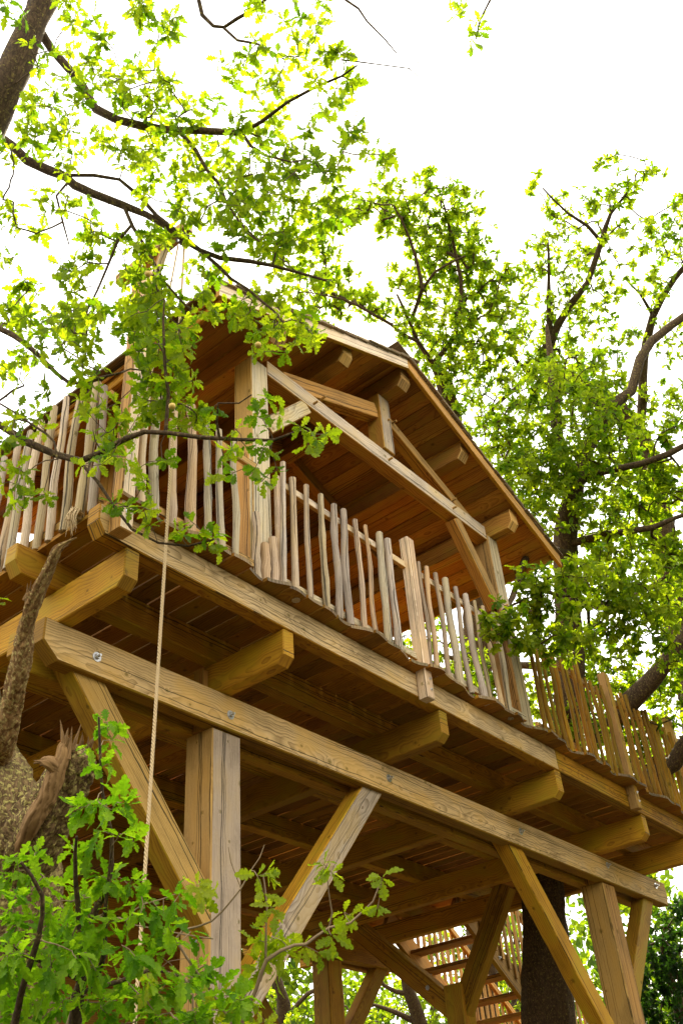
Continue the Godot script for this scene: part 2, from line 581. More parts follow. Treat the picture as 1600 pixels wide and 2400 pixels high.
# ------------------------------------------------------------------ platform
func bolt_at(parent: Node3D, p: Vector3, d: Vector3, s := 1.0):
	var st := new_st()
	var b := frame_at(d)
	var prof := [[0.0, 0.019], [0.003, 0.019], [0.004, 0.011], [0.013, 0.010], [0.0135, 0.005], [0.024, 0.005], [0.025, 0.0]]
	for i in prof.size() - 1:
		for k in 12:
			var a0 := TAU * k / 12.0
			var a1 := TAU * (k + 1) / 12.0
			var f := func(row, ang): return (b.x * cos(ang) + b.z * sin(ang)) * row[1] * s + d * row[0] * s
			var q0: Vector3 = f.call(prof[i], a0)
			var q1: Vector3 = f.call(prof[i], a1)
			var q2: Vector3 = f.call(prof[i + 1], a1)
			var q3: Vector3 = f.call(prof[i + 1], a0)
			var am := (a0 + a1) / 2
			var flat_top: bool = absf(prof[i + 1][0] - prof[i][0]) < absf(prof[i + 1][1] - prof[i][1])
			var nn := d if flat_top else b.x * cos(am) + b.z * sin(am)
			quad(st, q0, q1, q2, q3, nn, Vector2.ZERO, Vector2.ZERO, Vector2.ZERO, Vector2.ZERO)
	var m := st.commit()
	m.surface_set_material(0, M.steel)
	part("bolt", m, parent, Transform3D(Basis.IDENTITY, p))

func stake(root: Node3D, top: Vector3, bottom: Vector3, r: float, bend: float, shade_tone := false):
	var n := 9
	var pts := PackedVector3Array()
	var rad := PackedFloat32Array()
	var d := (top - bottom).normalized()
	var side := frame_at(d).x.rotated(d, rng.randf() * TAU)
	var ph := rng.randf() * TAU
	var f := rng.randf_range(4.0, 8.0)
	for i in n:
		var t := float(i) / (n - 1)
		var env := sin(t * PI)
		pts.append(bottom.lerp(top, t) + side * (sin(t * f + ph) - sin(ph) * (1.0 - t) - sin(f + ph) * t) * bend * (0.3 + env))
		rad.append(r * (1.08 - 0.16 * t) * (1.0 + rng.randf_range(-0.07, 0.07) + (0.16 if rng.randf() < 0.13 else 0.0)))
	# rounded, sawn top
	pts.append(top + d * r * 0.25)
	rad.append(r * 0.72)
	part("baluster", tube(pts, rad, 9, varied(M.stake3 if shade_tone else (M.stake if rng.randf() < 0.6 else M.stake2)), 0.05), root)

func front_edge(x: float) -> float:
	return -3.182 + 0.026 * sin(x * 8.6 + 0.4) + 0.016 * sin(x * 17.3 + 1.0)

func bent(root: Node3D, zf: float, weather: Material, with_bolts: bool):
	# a pair of girders with two posts let in between them and knee braces, facing +z at zf
	var back: bool = weather == M.fresh
	var g := beam_x("girder", root, 2.46, 9.90, 2.497, 2.719, zf, zf - 0.105, M.fresh if back else M.fresh, M.fresh if back else weather, 0.10, 0.035, 0.008)
	beam_x("girder", root, 2.44, 9.86, 2.497, 2.715, zf - 0.19, zf - 0.29, M.fresh, M.fresh, 0.10, 0.035, 0.008)
	if with_bolts:
		var bl := [2.799,4.206,3.798,4.191,5.353,4.211,7.117,4.226,8.646,4.253,9.662,4.252]
		for i in range(0, bl.size(), 2):
			bolt_at(g, Vector3(bl[i], bl[i + 1], zf), Vector3(0, 0, 1), 1.5)
	for x in [3.687, 8.54]:
		var p := post("post", root, x, x + 0.233, -1.64, 2.494, zf - 0.034, zf - 0.262, M.fresh if weather == M.fresh else M.tan, M.fresh if weather == M.fresh else (M.post if x < 5.0 else M.tan), 0.008)  # right-hand post is browner in front, its shade put into the colour
		# the tenon between the girders, cut round the joist that lies on it
		post("tenon", root, x - 0.02, x + 0.028, 2.494, 2.90, zf - 0.107, zf - 0.188, M.red, M.tan, 0.004)
		post("tenon", root, x + 0.126, x + 0.20, 2.494, 2.78, zf - 0.107, zf - 0.188, M.red, M.tan, 0.004)
		if with_bolts:
			bolt_at(p, V(x, 1.33, zf - 0.15), Vector3(-1, 0, 0), 1.2)
		# knee braces
		var zc := zf - 0.105
		for s in [-1.0, 1.0]:
			var reach: float = {-1.0: 0.97, 1.0: 1.357}[s] if x < 5.0 else {-1.0: 1.556, 1.0: 0.80}[s]
			var top := V(x + 0.1165 + s * (reach + 0.13), 2.45 + 0.13 * 1.165, zc)
			var low := V(x + 0.1165 + s * 0.06, 2.45 - (reach - 0.06) * 1.165, zc)
			bar("knee_brace", root, low, top, Vector3(s, -1, 0), 0.168, 0.13, M.fresh if weather != M.fresh else M.fresh, M.fresh if weather == M.fresh else (M.fresh if x > 5.0 else (M.tan if s < 0 else M.grey)), 0.006)  # right-hand braces take the darker timber in place of shade

func build_platform():
	var root := thing("tree_house_platform", "large timber platform on posts and knee braces with a railing of crooked stakes", "platform", Vector3(6.2, 0, -5.6))
	bent(root, -3.825, M.rim, true)
	bent(root, -7.10, M.fresh, false)
	# boarding under the back of the platform
	var wy := -1.55
	while wy < 2.4:
		beam_x("wall_board", root, 0.6 + rng.randf_range(0, 0.03), 7.1 + rng.randf_range(0, 0.03), wy, wy + 0.155, -7.42, -7.445, M.red2, M.red2, 0, 0, 0.004)
		wy += 0.157
	# the Y-shaped support half way under the right-hand joist
	post("post", root, 8.52, 8.72, -1.64, 1.95, -5.50, -5.70, M.fresh, M.fresh)
	var b1 := bar("long_brace", root, V(8.62, 1.72, -5.62), V(8.62, 2.73, -6.78), Vector3(1, 0, 0), 0.13, 0.19, M.fresh, M.fresh)
	bar("long_brace", root, V(8.622, 1.72, -5.58), V(8.622, 2.73, -4.90), Vector3(1, 0, 0), 0.12, 0.19, M.fresh, M.fresh)
	bolt_at(b1, V(8.55, 1.98, -5.9), Vector3(-1, 0, 0), 1.2)
	# joists, front to back
	for x in [2.537, 3.717, 5.304, 6.897, 8.44, 9.40]:
		beam_z("joist", root, x, x + 0.093, 2.7195, 2.937, -3.309, -8.3, M.fresh, M.fresh, 0.05, 0.048)
	# cross beams over the joists; the front one is the rim
	var rim := beam_x("rim_beam", root, 2.346, 6.95, 2.9375, 3.114, -3.296, -3.396, M.fresh, M.rim, 0.045, 0.0)
	var rim2 := beam_x("rim_beam", root, 6.955, 10.0, 2.9375, 3.114, -3.297, -3.396, M.fresh, M.fresh, 0.0, 0.045)  # ungreyed, darker golden front stands in for the shade at this end
	for z in [-3.87, -4.85, -5.75, -6.6, -7.5]:
		beam_x("cross_beam", root, 2.26, 9.98, 2.9375, 3.114, z, z - 0.10, M.fresh, M.fresh, 0.045, 0.045)
	# deck boards with a wavy sawn front edge
	var x := 2.385
	while x < 10.0:
		var w := 0.146 + rng.randf_range(-0.006, 0.006)
		var p := PackedVector2Array()
		p.append_array([Vector2(-8.32, -w / 2), Vector2(-8.32, w / 2)])
		var jog := rng.randf_range(-0.014, 0.014)
		for k in 7:
			var t := k / 6.0
			p.append(Vector2(front_edge(x + w * t) + jog, w / 2 - w * t))
		# profile (length, across) laid flat: local x = +z, local y = -x, local z = +y
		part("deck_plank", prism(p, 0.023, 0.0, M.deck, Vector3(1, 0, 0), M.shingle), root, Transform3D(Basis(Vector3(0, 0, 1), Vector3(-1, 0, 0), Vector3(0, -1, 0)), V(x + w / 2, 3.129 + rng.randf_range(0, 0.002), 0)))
		x += w + rng.randf_range(0.009, 0.014)
	# rails and posts along the front
	for y in [4.0, 3.235]:
		beam_x("rail", root, 2.50, 3.47, y - 0.025, y + 0.03, -3.262, -3.292, M.tan, M.tan, 0, 0, 0.003)
		beam_x("rail", root, 3.645, 6.50, y - 0.026, y + 0.029, -3.262, -3.292, M.tan, M.grey, 0, 0, 0.003)
		beam_x("rail", root, 6.68, 9.98, y - 0.027, y + 0.028, -3.262, -3.292, M.tan, M.tan, 0, 0, 0.003)
		part("rail", prism(rect(-7.9, -3.4, y - 0.025, y + 0.03), 0.03, 0.003, M.tan), root, along_z(2.425, 0, 0))
		part("rail", prism(rect(-5.0, -3.3, y - 0.025, y + 0.03), 0.03, 0.003, M.tan), root, along_z(9.90, 0, 0))
	for px in [5.044, 8.19, 9.62]:
		var rp := post("rail_post", root, px, px + 0.082, 2.912, 4.24, -3.214, -3.2945, M.post if px < 6 else M.tan, M.post if px < 6 else M.fresh)  # the right-hand ones are darker and golden to suggest tree shade
		bolt_at(rp, V(px + 0.05, 3.06, -3.214), Vector3(0, 0, 1), 0.55)
		bolt_at(rp, V(px + 0.05, 2.98, -3.214), Vector3(0, 0, 1), 0.55)
	beam_x("kick_board", root, 3.65, 5.0, 3.16, 3.33, -3.46, -3.49, M.grey, M.grey, 0, 0, 0.003)
	var sk := [2.539,5.66,2.555,4.75,0.022,2.622,5.66,2.642,4.75,0.025,2.741,5.66,2.768,4.75,0.023,2.875,5.706,2.905,4.75,0.028,3.003,5.675,3.042,4.75,0.022,3.108,5.66,3.138,4.75,0.022,3.233,5.66,3.25,4.75,0.019,3.691,5.751,3.654,4.744,0.018,3.779,5.667,3.759,4.712,0.023,3.916,5.688,3.896,4.745,0.018,4.064,5.691,4.051,4.75,0.021,4.202,5.679,4.168,4.75,0.024,4.304,5.69,4.28,4.75,0.025,4.429,5.671,4.422,4.75,0.018,4.545,5.683,4.547,4.721,0.015,4.71,5.7,4.68,4.722,0.028,4.805,5.691,4.796,4.748,0.027,5.185,5.675,5.154,4.721,0.015,5.285,5.679,5.225,4.72,0.019,5.401,5.675,5.375,4.737,0.018,5.535,5.686,5.514,4.75,0.028,5.671,5.669,5.66,4.75,0.019,5.806,5.662,5.839,4.72,0.025,5.939,5.66,5.92,4.719,0.016,6.056,5.66,6.082,4.75,0.019,6.209,5.66,6.182,4.717,0.023]
	for i in range(0, sk.size(), 5):
		stake(root, Vector3(sk[i], sk[i + 1], -3.235), Vector3(sk[i + 2], sk[i + 3], -3.235), sk[i + 4], 0.007)
	x = 6.74
	while x < 9.95:
		if absf(x - 8.23) > 0.07 and absf(x - 9.66) > 0.07:
			var r := rng.randf_range(0.014, 0.023)
			var lean := rng.randf_range(-0.018, 0.018)
			stake(root, V(x + lean, 4.10 + rng.randf_range(-0.09, 0.07), -3.232), V(x, 3.13, -3.235), r, 0.008, true)
		x += rng.randf_range(0.088, 0.122)
	var z := -3.42
	while z > -6.2:
		stake(root, V(2.385 + rng.randf_range(-0.01, 0.01), 4.12 + rng.randf_range(-0.08, 0.10), z + rng.randf_range(-0.02, 0.02)), V(2.385, 3.13, z), rng.randf_range(0.02, 0.031), 0.008)
		z -= rng.randf_range(0.105, 0.135)
	z = -3.4
	while z > -4.4:
		stake(root, V(9.93, 4.12 + rng.randf_range(-0.07, 0.08), z), V(9.93, 3.13, z), rng.randf_range(0.016, 0.024), 0.01, true)
		z -= rng.randf_range(0.09, 0.13)
	# split stakes nailed over the foot of the left porch post
	for s in [[3.455, 3.62, 0.024], [3.525, 3.42, 0.03], [3.60, 3.50, 0.03], [3.655, 4.02, 0.022]]:
		stake(root, V(s[0], s[1], -3.262), V(s[0], 3.135, -3.262), s[2], 0.004)

# ------------------------------------------------------------------ cabin
func build_cabin():
	var root := thing("tree_house_cabin", "open wooden cabin with a pitched roof and timber truss standing on the high platform", "cabin", V(5.07, 3.142, -4.5))
	var zf := -3.302
	var pl := post("porch_post", root, 3.474, 3.641, 3.142, 5.048, zf, zf - 0.167, M.tan, M.silver, 0.006)
	post("porch_post", root, 6.51, 6.677, 3.142, 5.048, zf, zf - 0.167, M.tan, M.post, 0.006)
	post("porch_post", root, 3.474, 3.641, 3.142, 5.048, -5.45, -5.617, M.red, M.red)
	post("porch_post", root, 6.51, 6.677, 3.142, 5.048, -5.45, -5.617, M.red, M.red)
	# weather boards round the foot of the posts
	post("post_sleeve", root, 3.445, 3.474, 3.142, 4.15, zf - 0.004, zf - 0.15, M.tan, M.grey, 0.003)
	var tie := beam_x("tie_beam", root, 3.643, 6.508, 4.989, 5.137, zf - 0.006, zf - 0.12, M.red, M.grey)
	beam_x("tie_beam", root, 3.643, 6.508, 4.99, 5.13, -5.46, -5.58, M.red, M.red)
	var kp := post("king_post", root, 4.998, 5.143, 5.139, 5.742, zf + 0.018, zf - 0.13, M.red, M.grey)
	# struts from the king post down to the ends of the tie beam
	bar("strut", root, V(4.996, 5.56, zf - 0.06), V(3.85, 5.09, zf - 0.06), Vector3(0, 1, 0), 0.15, 0.10, M.red, M.tan)
	bar("strut", root, V(5.145, 5.56, zf - 0.06), V(6.30, 5.09, zf - 0.06), Vector3(0, 1, 0), 0.10, 0.10, M.red, M.tan)
	bar("knee_brace", root, V(3.643, 4.50, zf - 0.06), V(4.08, 4.985, zf - 0.06), Vector3(0, 1, 0), 0.12, 0.10, M.red, M.grey)
	bar("knee_brace", root, V(6.508, 4.29, zf - 0.06), V(6.03, 4.985, zf - 0.06), Vector3(0, 1, 0), 0.12, 0.10, M.red, M.tan)
	# pegs
	for p in [Vector2(4.25, 5.17), Vector2(4.15, 5.05), Vector2(5.10, 5.50), Vector2(5.20, 5.55), Vector2(5.07, 5.06), Vector2(6.0, 5.16), Vector2(5.98, 5.06), Vector2(6.58, 4.32)]:
		var pts := PackedVector3Array([V(p.x, p.y, zf - 0.03), V(p.x, p.y, zf + 0.035)])
		part("peg", tube(pts, PackedFloat32Array([0.011, 0.009]), 8, M.tan), root)
	# plates, purlins and ridge, with cut front ends
	for s in [[3.467, 3.587, 5.05, 5.235], [6.56, 6.68, 5.05, 5.235], [4.24, 4.36, 5.44, 5.59], [5.86, 5.98, 5.44, 5.59], [5.04, 5.17, 5.744, 5.93]]:
		beam_z("purlin", root, s[0], s[1], s[2], s[3], -3.06, -6.6, M.red, M.tan, 0.05, 0.06)
	var apex := Vector2(5.073, 6.051)
	for s in [1.0, -1.0]:
		var eave := Vector2(5.073 + s * 2.21, 5.077)
		var dn: Vector2 = (eave - apex).normalized()
		var up: Vector2 = Vector2(-dn.y, dn.x) * s
		var slope := apex.distance_to(eave)
		# barge board
		var bb := PackedVector2Array([apex, eave, eave + Vector2(0, -0.165), apex + Vector2(0, -0.165)])
		if s < 0:
			bb = PackedVector2Array([apex + Vector2(-0.002, 0), eave, eave + Vector2(0, -0.165), apex + Vector2(-0.002, -0.165)])
		var cen := (apex + eave) / 2
		var lay := PackedVector2Array()
		for p in bb:
			var q: Vector2 = p - cen
			lay.append(Vector2(q.dot(dn * s), q.dot(up)))
		part("barge_board", prism(lay, 0.032, 0.004, M.fresh, Vector3(0, 0, 1), M.silver if s < 0 else M.tan), root, Transform3D(Basis(Vector3(dn.x * s, dn.y * s, 0), Vector3(up.x, up.y, 0), Vector3(0, 0, 1)), V(cen.x, cen.y, -3.01)))
		# roof boards under the shingles, laid along the eaves
		var bas := Basis(Vector3(0, 0, 1), Vector3(dn.x, dn.y, 0), Vector3(0, 0, 1).cross(Vector3(dn.x, dn.y, 0)))
		var t := 0.01
		var k := 0
		while t < slope - 0.02:
			var w := minf(0.148, slope - 0.02 - t)
			var c: Vector2 = apex + dn * (t + w / 2) - up * (0.075 + rng.randf_range(0, 0.003))
			part("roof_board", prism(rect(-6.62, -3.03, -w / 2 + 0.002, w / 2 - 0.002), 0.022, 0.003, [M.red, M.red2, M.red][rng.randi() % 3]), root, Transform3D(bas, V(c.x, c.y, 0)))
			t += w
			k += 1
		# rafters under the boards
		for z in [-4.45, -5.62]:
			var a: Vector2 = apex + dn * 0.08 - up * 0.155
			var b: Vector2 = apex + dn * (slope - 0.10) - up * 0.155
			bar("rafter", root, V(a.x, a.y, z), V(b.x, b.y, z), Vector3(0, 1, 0), 0.13, 0.07, M.red2, M.red2)
		# eave board
		var ec: Vector2 = eave - up * 0.12 - dn * 0.05
		part("eave_board", prism(rect(-6.6, -3.05, -0.05, 0.05), 0.022, 0.003, M.fresh), root, along_z(ec.x, ec.y, 0))
		# shingle courses, each overlapping the one below
		t = slope + 0.035
		k = 0
		while t > 0.10:
			var tilt := bas.rotated(Vector3(0, 0, 1), s * 0.06)
			var ln := 0.30
			var zc := -2.972 + rng.randf_range(-0.012, 0.012)
			var c: Vector2 = apex + dn * (t - ln / 2) - up * 0.036
			var wd := rng.randf_range(0.14, 0.26)
			for piece in [[zc - wd, zc, "shingle"], [-6.64, zc - wd - 0.006, "shingle_course"]]:
				part(piece[2], prism(rect(piece[0], piece[1], -ln / 2, ln / 2), 0.016, 0.002, M.shingle), root, Transform3D(tilt, V(c.x, c.y, 0)))
			t -= 0.165
			k += 1
		# ridge cap board
		var rc: Vector2 = apex + dn * 0.10 + up * 0.05
		part("ridge_cap", prism(rect(-6.6, -3.06, -0.14, 0.14), 0.026, 0.003, M.shingle), root, Transform3D(bas, V(rc.x, rc.y, 0)))
	# back wall of upright boards
	var x := 3.60
	while x < 6.52:
		var top := 6.051 - absf(x + 0.07 - 5.073) * 0.4407 - 0.13
		post("wall_board", root, x, minf(x + 0.142, 6.56), 3.142, top, -5.62, -5.645, [M.red2, M.red][rng.randi() % 2], null, 0.004)
		x += 0.146
	# left wall behind the open porch
	var z := -4.62
	while z > -5.45:
		part("wall_board", prism(rect(3.142, 5.05, -0.07, 0.07), 0.024, 0.004, M.red2), root, Transform3D(Basis(Vector3(0, 1, 0), Vector3(0, 0, 1), Vector3(1, 0, 0)), V(3.50, 0, z)))
		z -= 0.146

# ------------------------------------------------------------------ hoist
func build_hoist():
	var root := thing("hoist_mast", "tall grey corner post of the railing carrying a hoist arm with a pulley", "hoist", V(2.45, 2.944, -3.26))
	var mast := post("mast", root, 2.405, 2.492, 2.944, 5.02, -3.205, -3.2945, M.tan, M.silver)
	bolt_at(mast, V(2.45, 3.06, -3.205), Vector3(0, 0, 1), 0.8)
	var tip: Vector3 = Vector3(2.42,6.611,-2.85)
	var back := V(2.40, 4.98, -3.42)
	bar("arm", root, back, tip + (tip - back).normalized() * 0.05, Vector3(0, 1, 0), 0.075, 0.07, M.tan, M.grey)
	bar("arm_brace", root, V(2.45, 4.60, -3.2), back.lerp(tip, 0.72) + Vector3(0, -0.03, 0), Vector3(0, 1, 0), 0.045, 0.045, M.tan, M.grey)
	var st := new_st()
	var top: Vector3 = Vector3(2.476,6.62,-2.9)
	var wheel := PackedVector3Array()
	var wr := PackedFloat32Array()
	var ax := (tip - back).cross(Vector3.UP).normalized()
	for w in [[-0.018, 0.042], [-0.012, 0.044], [-0.004, 0.032], [0.004, 0.032], [0.012, 0.044], [0.018, 0.042]]:
		wheel.append(tip + Vector3(0, -0.075, 0) + ax * w[0])
		wr.append(w[1])
	tube_into(st, wheel, wr, 18)
	var pm := st.commit()
	pm.surface_set_material(0, M.dark)
	var pul := part("pulley", pm, root)
	for s in [-1.0, 1.0]:
		bar("pulley_cheek", pul, tip + ax * s * 0.024 + Vector3(0, -0.12, 0), tip + ax * s * 0.024 + Vector3(0, -0.01, 0), (tip - back).normalized(), 0.03, 0.004, M.steel, M.steel, 0.0005)
	# the rope: three twisted strands from the pulley down to the ground
	var end: Vector3 = Vector3(2.61,2.319,-3.133)
	var dir := (end - top).normalized()
	var low := top + dir * ((top.y - 0.02) / -dir.y)
	var rope := thing("hoist_rope", "long twisted tan rope hanging from the hoist arm down past the girder", "rope", low)
	rope_between(rope, "rope_fall", top + Vector3(0, -0.01, 0), low, 0.0078, 0.05)
	rope_between(rope, "rope_return", tip - (tip - back).normalized() * 0.04 + Vector3(0, -0.11, 0), V(2.50, 3.9, -3.19), 0.006, 0.05)
	# frayed rope end hanging over the edge of the deck
	var fr := thing("frayed_rope_end", "small frayed brown rope end hanging over the left deck edge", "rope", V(2.36, 3.14, -3.5))
	var fst := new_st()
	for i in 46:
		var a := V(2.372 + rng.randf_range(-0.012, 0.012), 3.155, -3.50 + rng.randf_range(-0.02, 0.02))
		var b := a + Vector3(rng.randf_range(-0.05, -0.02), rng.randf_range(-0.01, 0.02), rng.randf_range(-0.01, 0.01))
		var c := b + Vector3(rng.randf_range(-0.03, 0.01), rng.randf_range(-0.15, -0.07), rng.randf_range(-0.03, 0.03))
		tube_into(fst, PackedVector3Array([a, b, b.lerp(c, 0.5) + Vector3(-0.01, 0, 0), c]), PackedFloat32Array([0.004, 0.004, 0.003, 0.001]), 4)
	var fm := fst.commit()
	fm.surface_set_material(0, M.rope)
	part("strands", fm, fr)

func rope_between(root: Node3D, called: String, a: Vector3, b: Vector3, r: float, pitch: float):
	var st := new_st()
	var d := (b - a).normalized()
	var f := frame_at(d)
	var ln := a.distance_to(b)
	var n := int(ln / pitch * 7.0)
	for s in 3:
		var pts := PackedVector3Array()
		var rad := PackedFloat32Array()
		for i in n + 1:
			var t := float(i) / n
			var ang := TAU * (t * ln / pitch + s / 3.0)
			var sway := f.x * sin(t * PI) * 0.012
			pts.append(a.lerp(b, t) + sway + (f.x * cos(ang) + f.z * sin(ang)) * r * 0.55)
			rad.append(r * 0.56)
		tube_into(st, pts, rad, 6)
	var m := st.commit()
	m.surface_set_material(0, M.rope)
	part(called, m, root)

# ------------------------------------------------------------------ stairs
func build_stairs():
	var root := thing("staircase", "wooden open-tread stairs with stake handrails leading up to the back of the platform", "stairs", Vector3(13, 0, -6.6))
	var top := Vector2(9.55, 3.02)
	var step := Vector2(0.243, -0.17)
	for z in [-6.10, -7.06]:
		var a := V(top.x, top.y + 0.02, z)
		var b := V(top.x + step.x * 27, top.y + 0.02 + step.y * 27, z)
		var s := bar("stringer", root, a, b, Vector3(0, 1, 0), 0.24, 0.055, M.fresh, M.tan)
		for k in range(3, 12, 3):
			bolt_at(s, V(top.x + step.x * k, top.y + step.y * k, z + 0.028), Vector3(0, 0, 1), 1.0)
		bar("handrail", root, a + Vector3(0, 1.0, 0), b + Vector3(0, 1.0, 0), Vector3(0, 1, 0), 0.07, 0.05, M.red, M.tan)
		for k in range(0, 54):
			var p := V(top.x + step.x * k * 0.5 + 0.05, top.y + step.y * k * 0.5, z + (0.045 if z > -6.5 else -0.045))
			post("stair_baluster", root, p.x - 0.022, p.x + 0.022, p.y - EYE - 0.02, p.y - EYE + 1.0, p.z + 0.012, p.z - 0.012, M.tan, M.tan, 0.002)
	for k in range(1, 27):
		part("tread", prism(rect(-7.03, -6.13, -0.115, 0.115), 0.04, 0.004, M.red), root, Transform3D(Basis(Vector3(0, 0, 1), Vector3(1, 0, 0), Vector3(0, 1, 0)), V(top.x + step.x * k, top.y + step.y * k + 0.03, 0)))

# ------------------------------------------------------------------ leaves
func oak_leaf(bend: float, wide: float) -> ArrayMesh:
	var half := [Vector2(0.0, 0.004), Vector2(0.10, 0.006), Vector2(0.13, 0.05), Vector2(0.21, 0.105), Vector2(0.26, 0.06), Vector2(0.34, 0.17), Vector2(0.43, 0.215), Vector2(0.465, 0.115), Vector2(0.54, 0.25), Vector2(0.645, 0.30), Vector2(0.675, 0.165), Vector2(0.755, 0.265), Vector2(0.84, 0.24), Vector2(0.86, 0.125), Vector2(0.93, 0.135), Vector2(0.985, 0.07), Vector2(1.0, 0.0)]
	var st := new_st()
	for s in [1.0, -1.0]:
		for i in half.size() - 1:
			var a: Vector2 = half[i]
			var b: Vector2 = half[i + 1]
			var q := [lp(a.x, 0.0, bend), lp(a.x, a.y * s * wide, bend), lp(b.x, b.y * s * wide, bend), lp(b.x, 0.0, bend)]
			for t in [[0, 1, 2], [0, 2, 3]]:
				var n: Vector3 = (q[t[1]] - q[t[0]]).cross(q[t[2]] - q[t[0]])
				if n.length() < 1e-9:
					continue
				n = n.normalized()
				if n.z < 0:
					n = -n
				tri(st, [q[t[0]], q[t[1]], q[t[2]]], n, [luv(q[t[0]]), luv(q[t[1]]), luv(q[t[2]])])
	return st.commit()

func lp(x: float, y: float, bend: float) -> Vector3:
	return Vector3(x, y, absf(y) * 0.35 + 0.03 * sin(x * 19.0) * absf(y) * 6.0 - x * x * bend - 0.04 * x)

func luv(p: Vector3) -> Vector2:
	return Vector2(p.x, 0.5 + p.y * 1.4)

func small_leaf(bend: float) -> ArrayMesh:
	var half := [Vector2(0.0, 0.01), Vector2(0.2, 0.10), Vector2(0.38, 0.22), Vector2(0.46, 0.13), Vector2(0.66, 0.30), Vector2(0.72, 0.17), Vector2(0.86, 0.22), Vector2(1.0, 0.0)]
	var st := new_st()
	for s in [1.0, -1.0]:
		for i in half.size() - 1:
			var a: Vector2 = half[i]
			var b: Vector2 = half[i + 1]
			var q := [lp(a.x, 0.0, bend), lp(a.x, a.y * s, bend), lp(b.x, b.y * s, bend), lp(b.x, 0.0, bend)]
			for t in [[0, 1, 2], [0, 2, 3]]:
				var n: Vector3 = (q[t[1]] - q[t[0]]).cross(q[t[2]] - q[t[0]])
				if n.length() < 1e-9:
					continue
				n = n.normalized()
				if n.z < 0:
					n = -n
				tri(st, [q[t[0]], q[t[1]], q[t[2]]], n, [luv(q[t[0]]), luv(q[t[1]]), luv(q[t[2]])])
	return st.commit()

# ------------------------------------------------------------------ trees
# LIMBS: rows of x, y, z, r. CLUSTERS: centres and radii of leafy sprays. Twigs grow from the limbs to every spray.
func grow(root: Node3D, limbs: Array, clusters: Array, o: Dictionary):
	var pos := PackedVector3Array()
	var par := PackedInt32Array()
	var rad := PackedFloat32Array()
	var limb_step: float = o.get("step", 0.12)
	for i in limbs.size():
		var run := smooth_run(limbs[i], limb_step, o.get("wander", 0.008))
		var pts: PackedVector3Array = run[0]
		var rr: PackedFloat32Array = run[1]
		if i == 0 and o.has("fissure"):
			part("trunk", tube_rows(limbs[i], 0.03, 48, o.bark, 0.01, 0.004, o.fissure), root)
		else:
			part("trunk" if i == 0 and o.get("trunk", true) else "branch", tube(pts, rr, 12 if i == 0 else 8, o.bark, 0.07), root)
		for k in pts.size():
			pos.append(pts[k])
			par.append(-1)
			rad.append(rr[k])
	var base := pos.size()
	# sprays
	var tips := []
	var per: float = o.per
	for c in range(0, clusters.size(), 4):
		var cen := Vector3(clusters[c], clusters[c + 1], clusters[c + 2])
		var r: float = clusters[c + 3]
		var n := maxi(1, int(round(per * r * r * rng.randf_range(0.8, 1.2))))
		for k in n:
			var v := Vector3(rng.randfn(), rng.randfn(), rng.randfn())
			v = v.normalized() * pow(rng.randf(), 0.45) * r
			tips.append(cen + v)
	var order := []
	for i in tips.size():
		var best := 1e9
		for k in range(0, base):
			best = minf(best, pos[k].distance_squared_to(tips[i]))
		order.append([best, i])
	order.sort_custom(func(a, b): return a[0] < b[0])
	var sprays := []
	var chains := []
	var tip_r: float = o.tip_r
	for e in order:
		var p: Vector3 = tips[e[1]]
		var best := 1e9
		var at := -1
		for k in pos.size():
			var d := pos[k].distance_squared_to(p)
			if d < best:
				best = d
				at = k
		var from := pos[at]
		var ln := sqrt(best)
		if ln < 0.004:
			continue
		var d0 := (p - from) / ln
		var segs := maxi(2, int(ln / o.seg))
		var bow := frame_at(d0).x.rotated(d0, rng.randf() * TAU) * ln * rng.randf_range(0.04, 0.14) + Vector3(0, ln * 0.08, 0)
		var chain := PackedVector3Array([from])
		var prev := at
		for k in range(1, segs + 1):
			var t := float(k) / segs
			var q := from.lerp(p, t) + bow * sin(t * PI)
			if k < segs:
				q += Vector3(rng.randfn(), rng.randfn(), rng.randfn()) * ln * 0.018
			chain.append(q)
			pos.append(q)
			par.append(prev)
			rad.append(tip_r)
			prev = pos.size() - 1
		chains.append([at, prev - segs + 1, chain])
		sprays.append([p, (p - chain[segs - 1]).normalized()])
	# thickness: what hangs on a twig adds up
	var weight := PackedFloat32Array()
	weight.resize(pos.size())
	for i in range(pos.size() - 1, base - 1, -1):
		weight[i] += 1.0 if weight[i] == 0.0 else 0.0
		rad[i] = tip_r * pow(weight[i], 0.42)
		if par[i] >= base:
			weight[par[i]] += weight[i]
	var st := new_st()
	for ch in chains:
		var rr := PackedFloat32Array()
		for k in ch[2].size():
			if k == 0:
				rr.append(minf(rad[ch[0]], rad[ch[1]] * 1.15))
			else:
				rr.append(rad[ch[1] + k - 1])
		tube_into(st, ch[2], rr, 5, 0.0, Vector2.ZERO, false)
	if chains.size() > 0:
		var tm := st.commit()
		tm.surface_set_material(0, o.twig)
		var tw := part("twigs", tm, root)
		tw.set_meta("kind", "stuff")
	leaf_out(root, sprays, o)

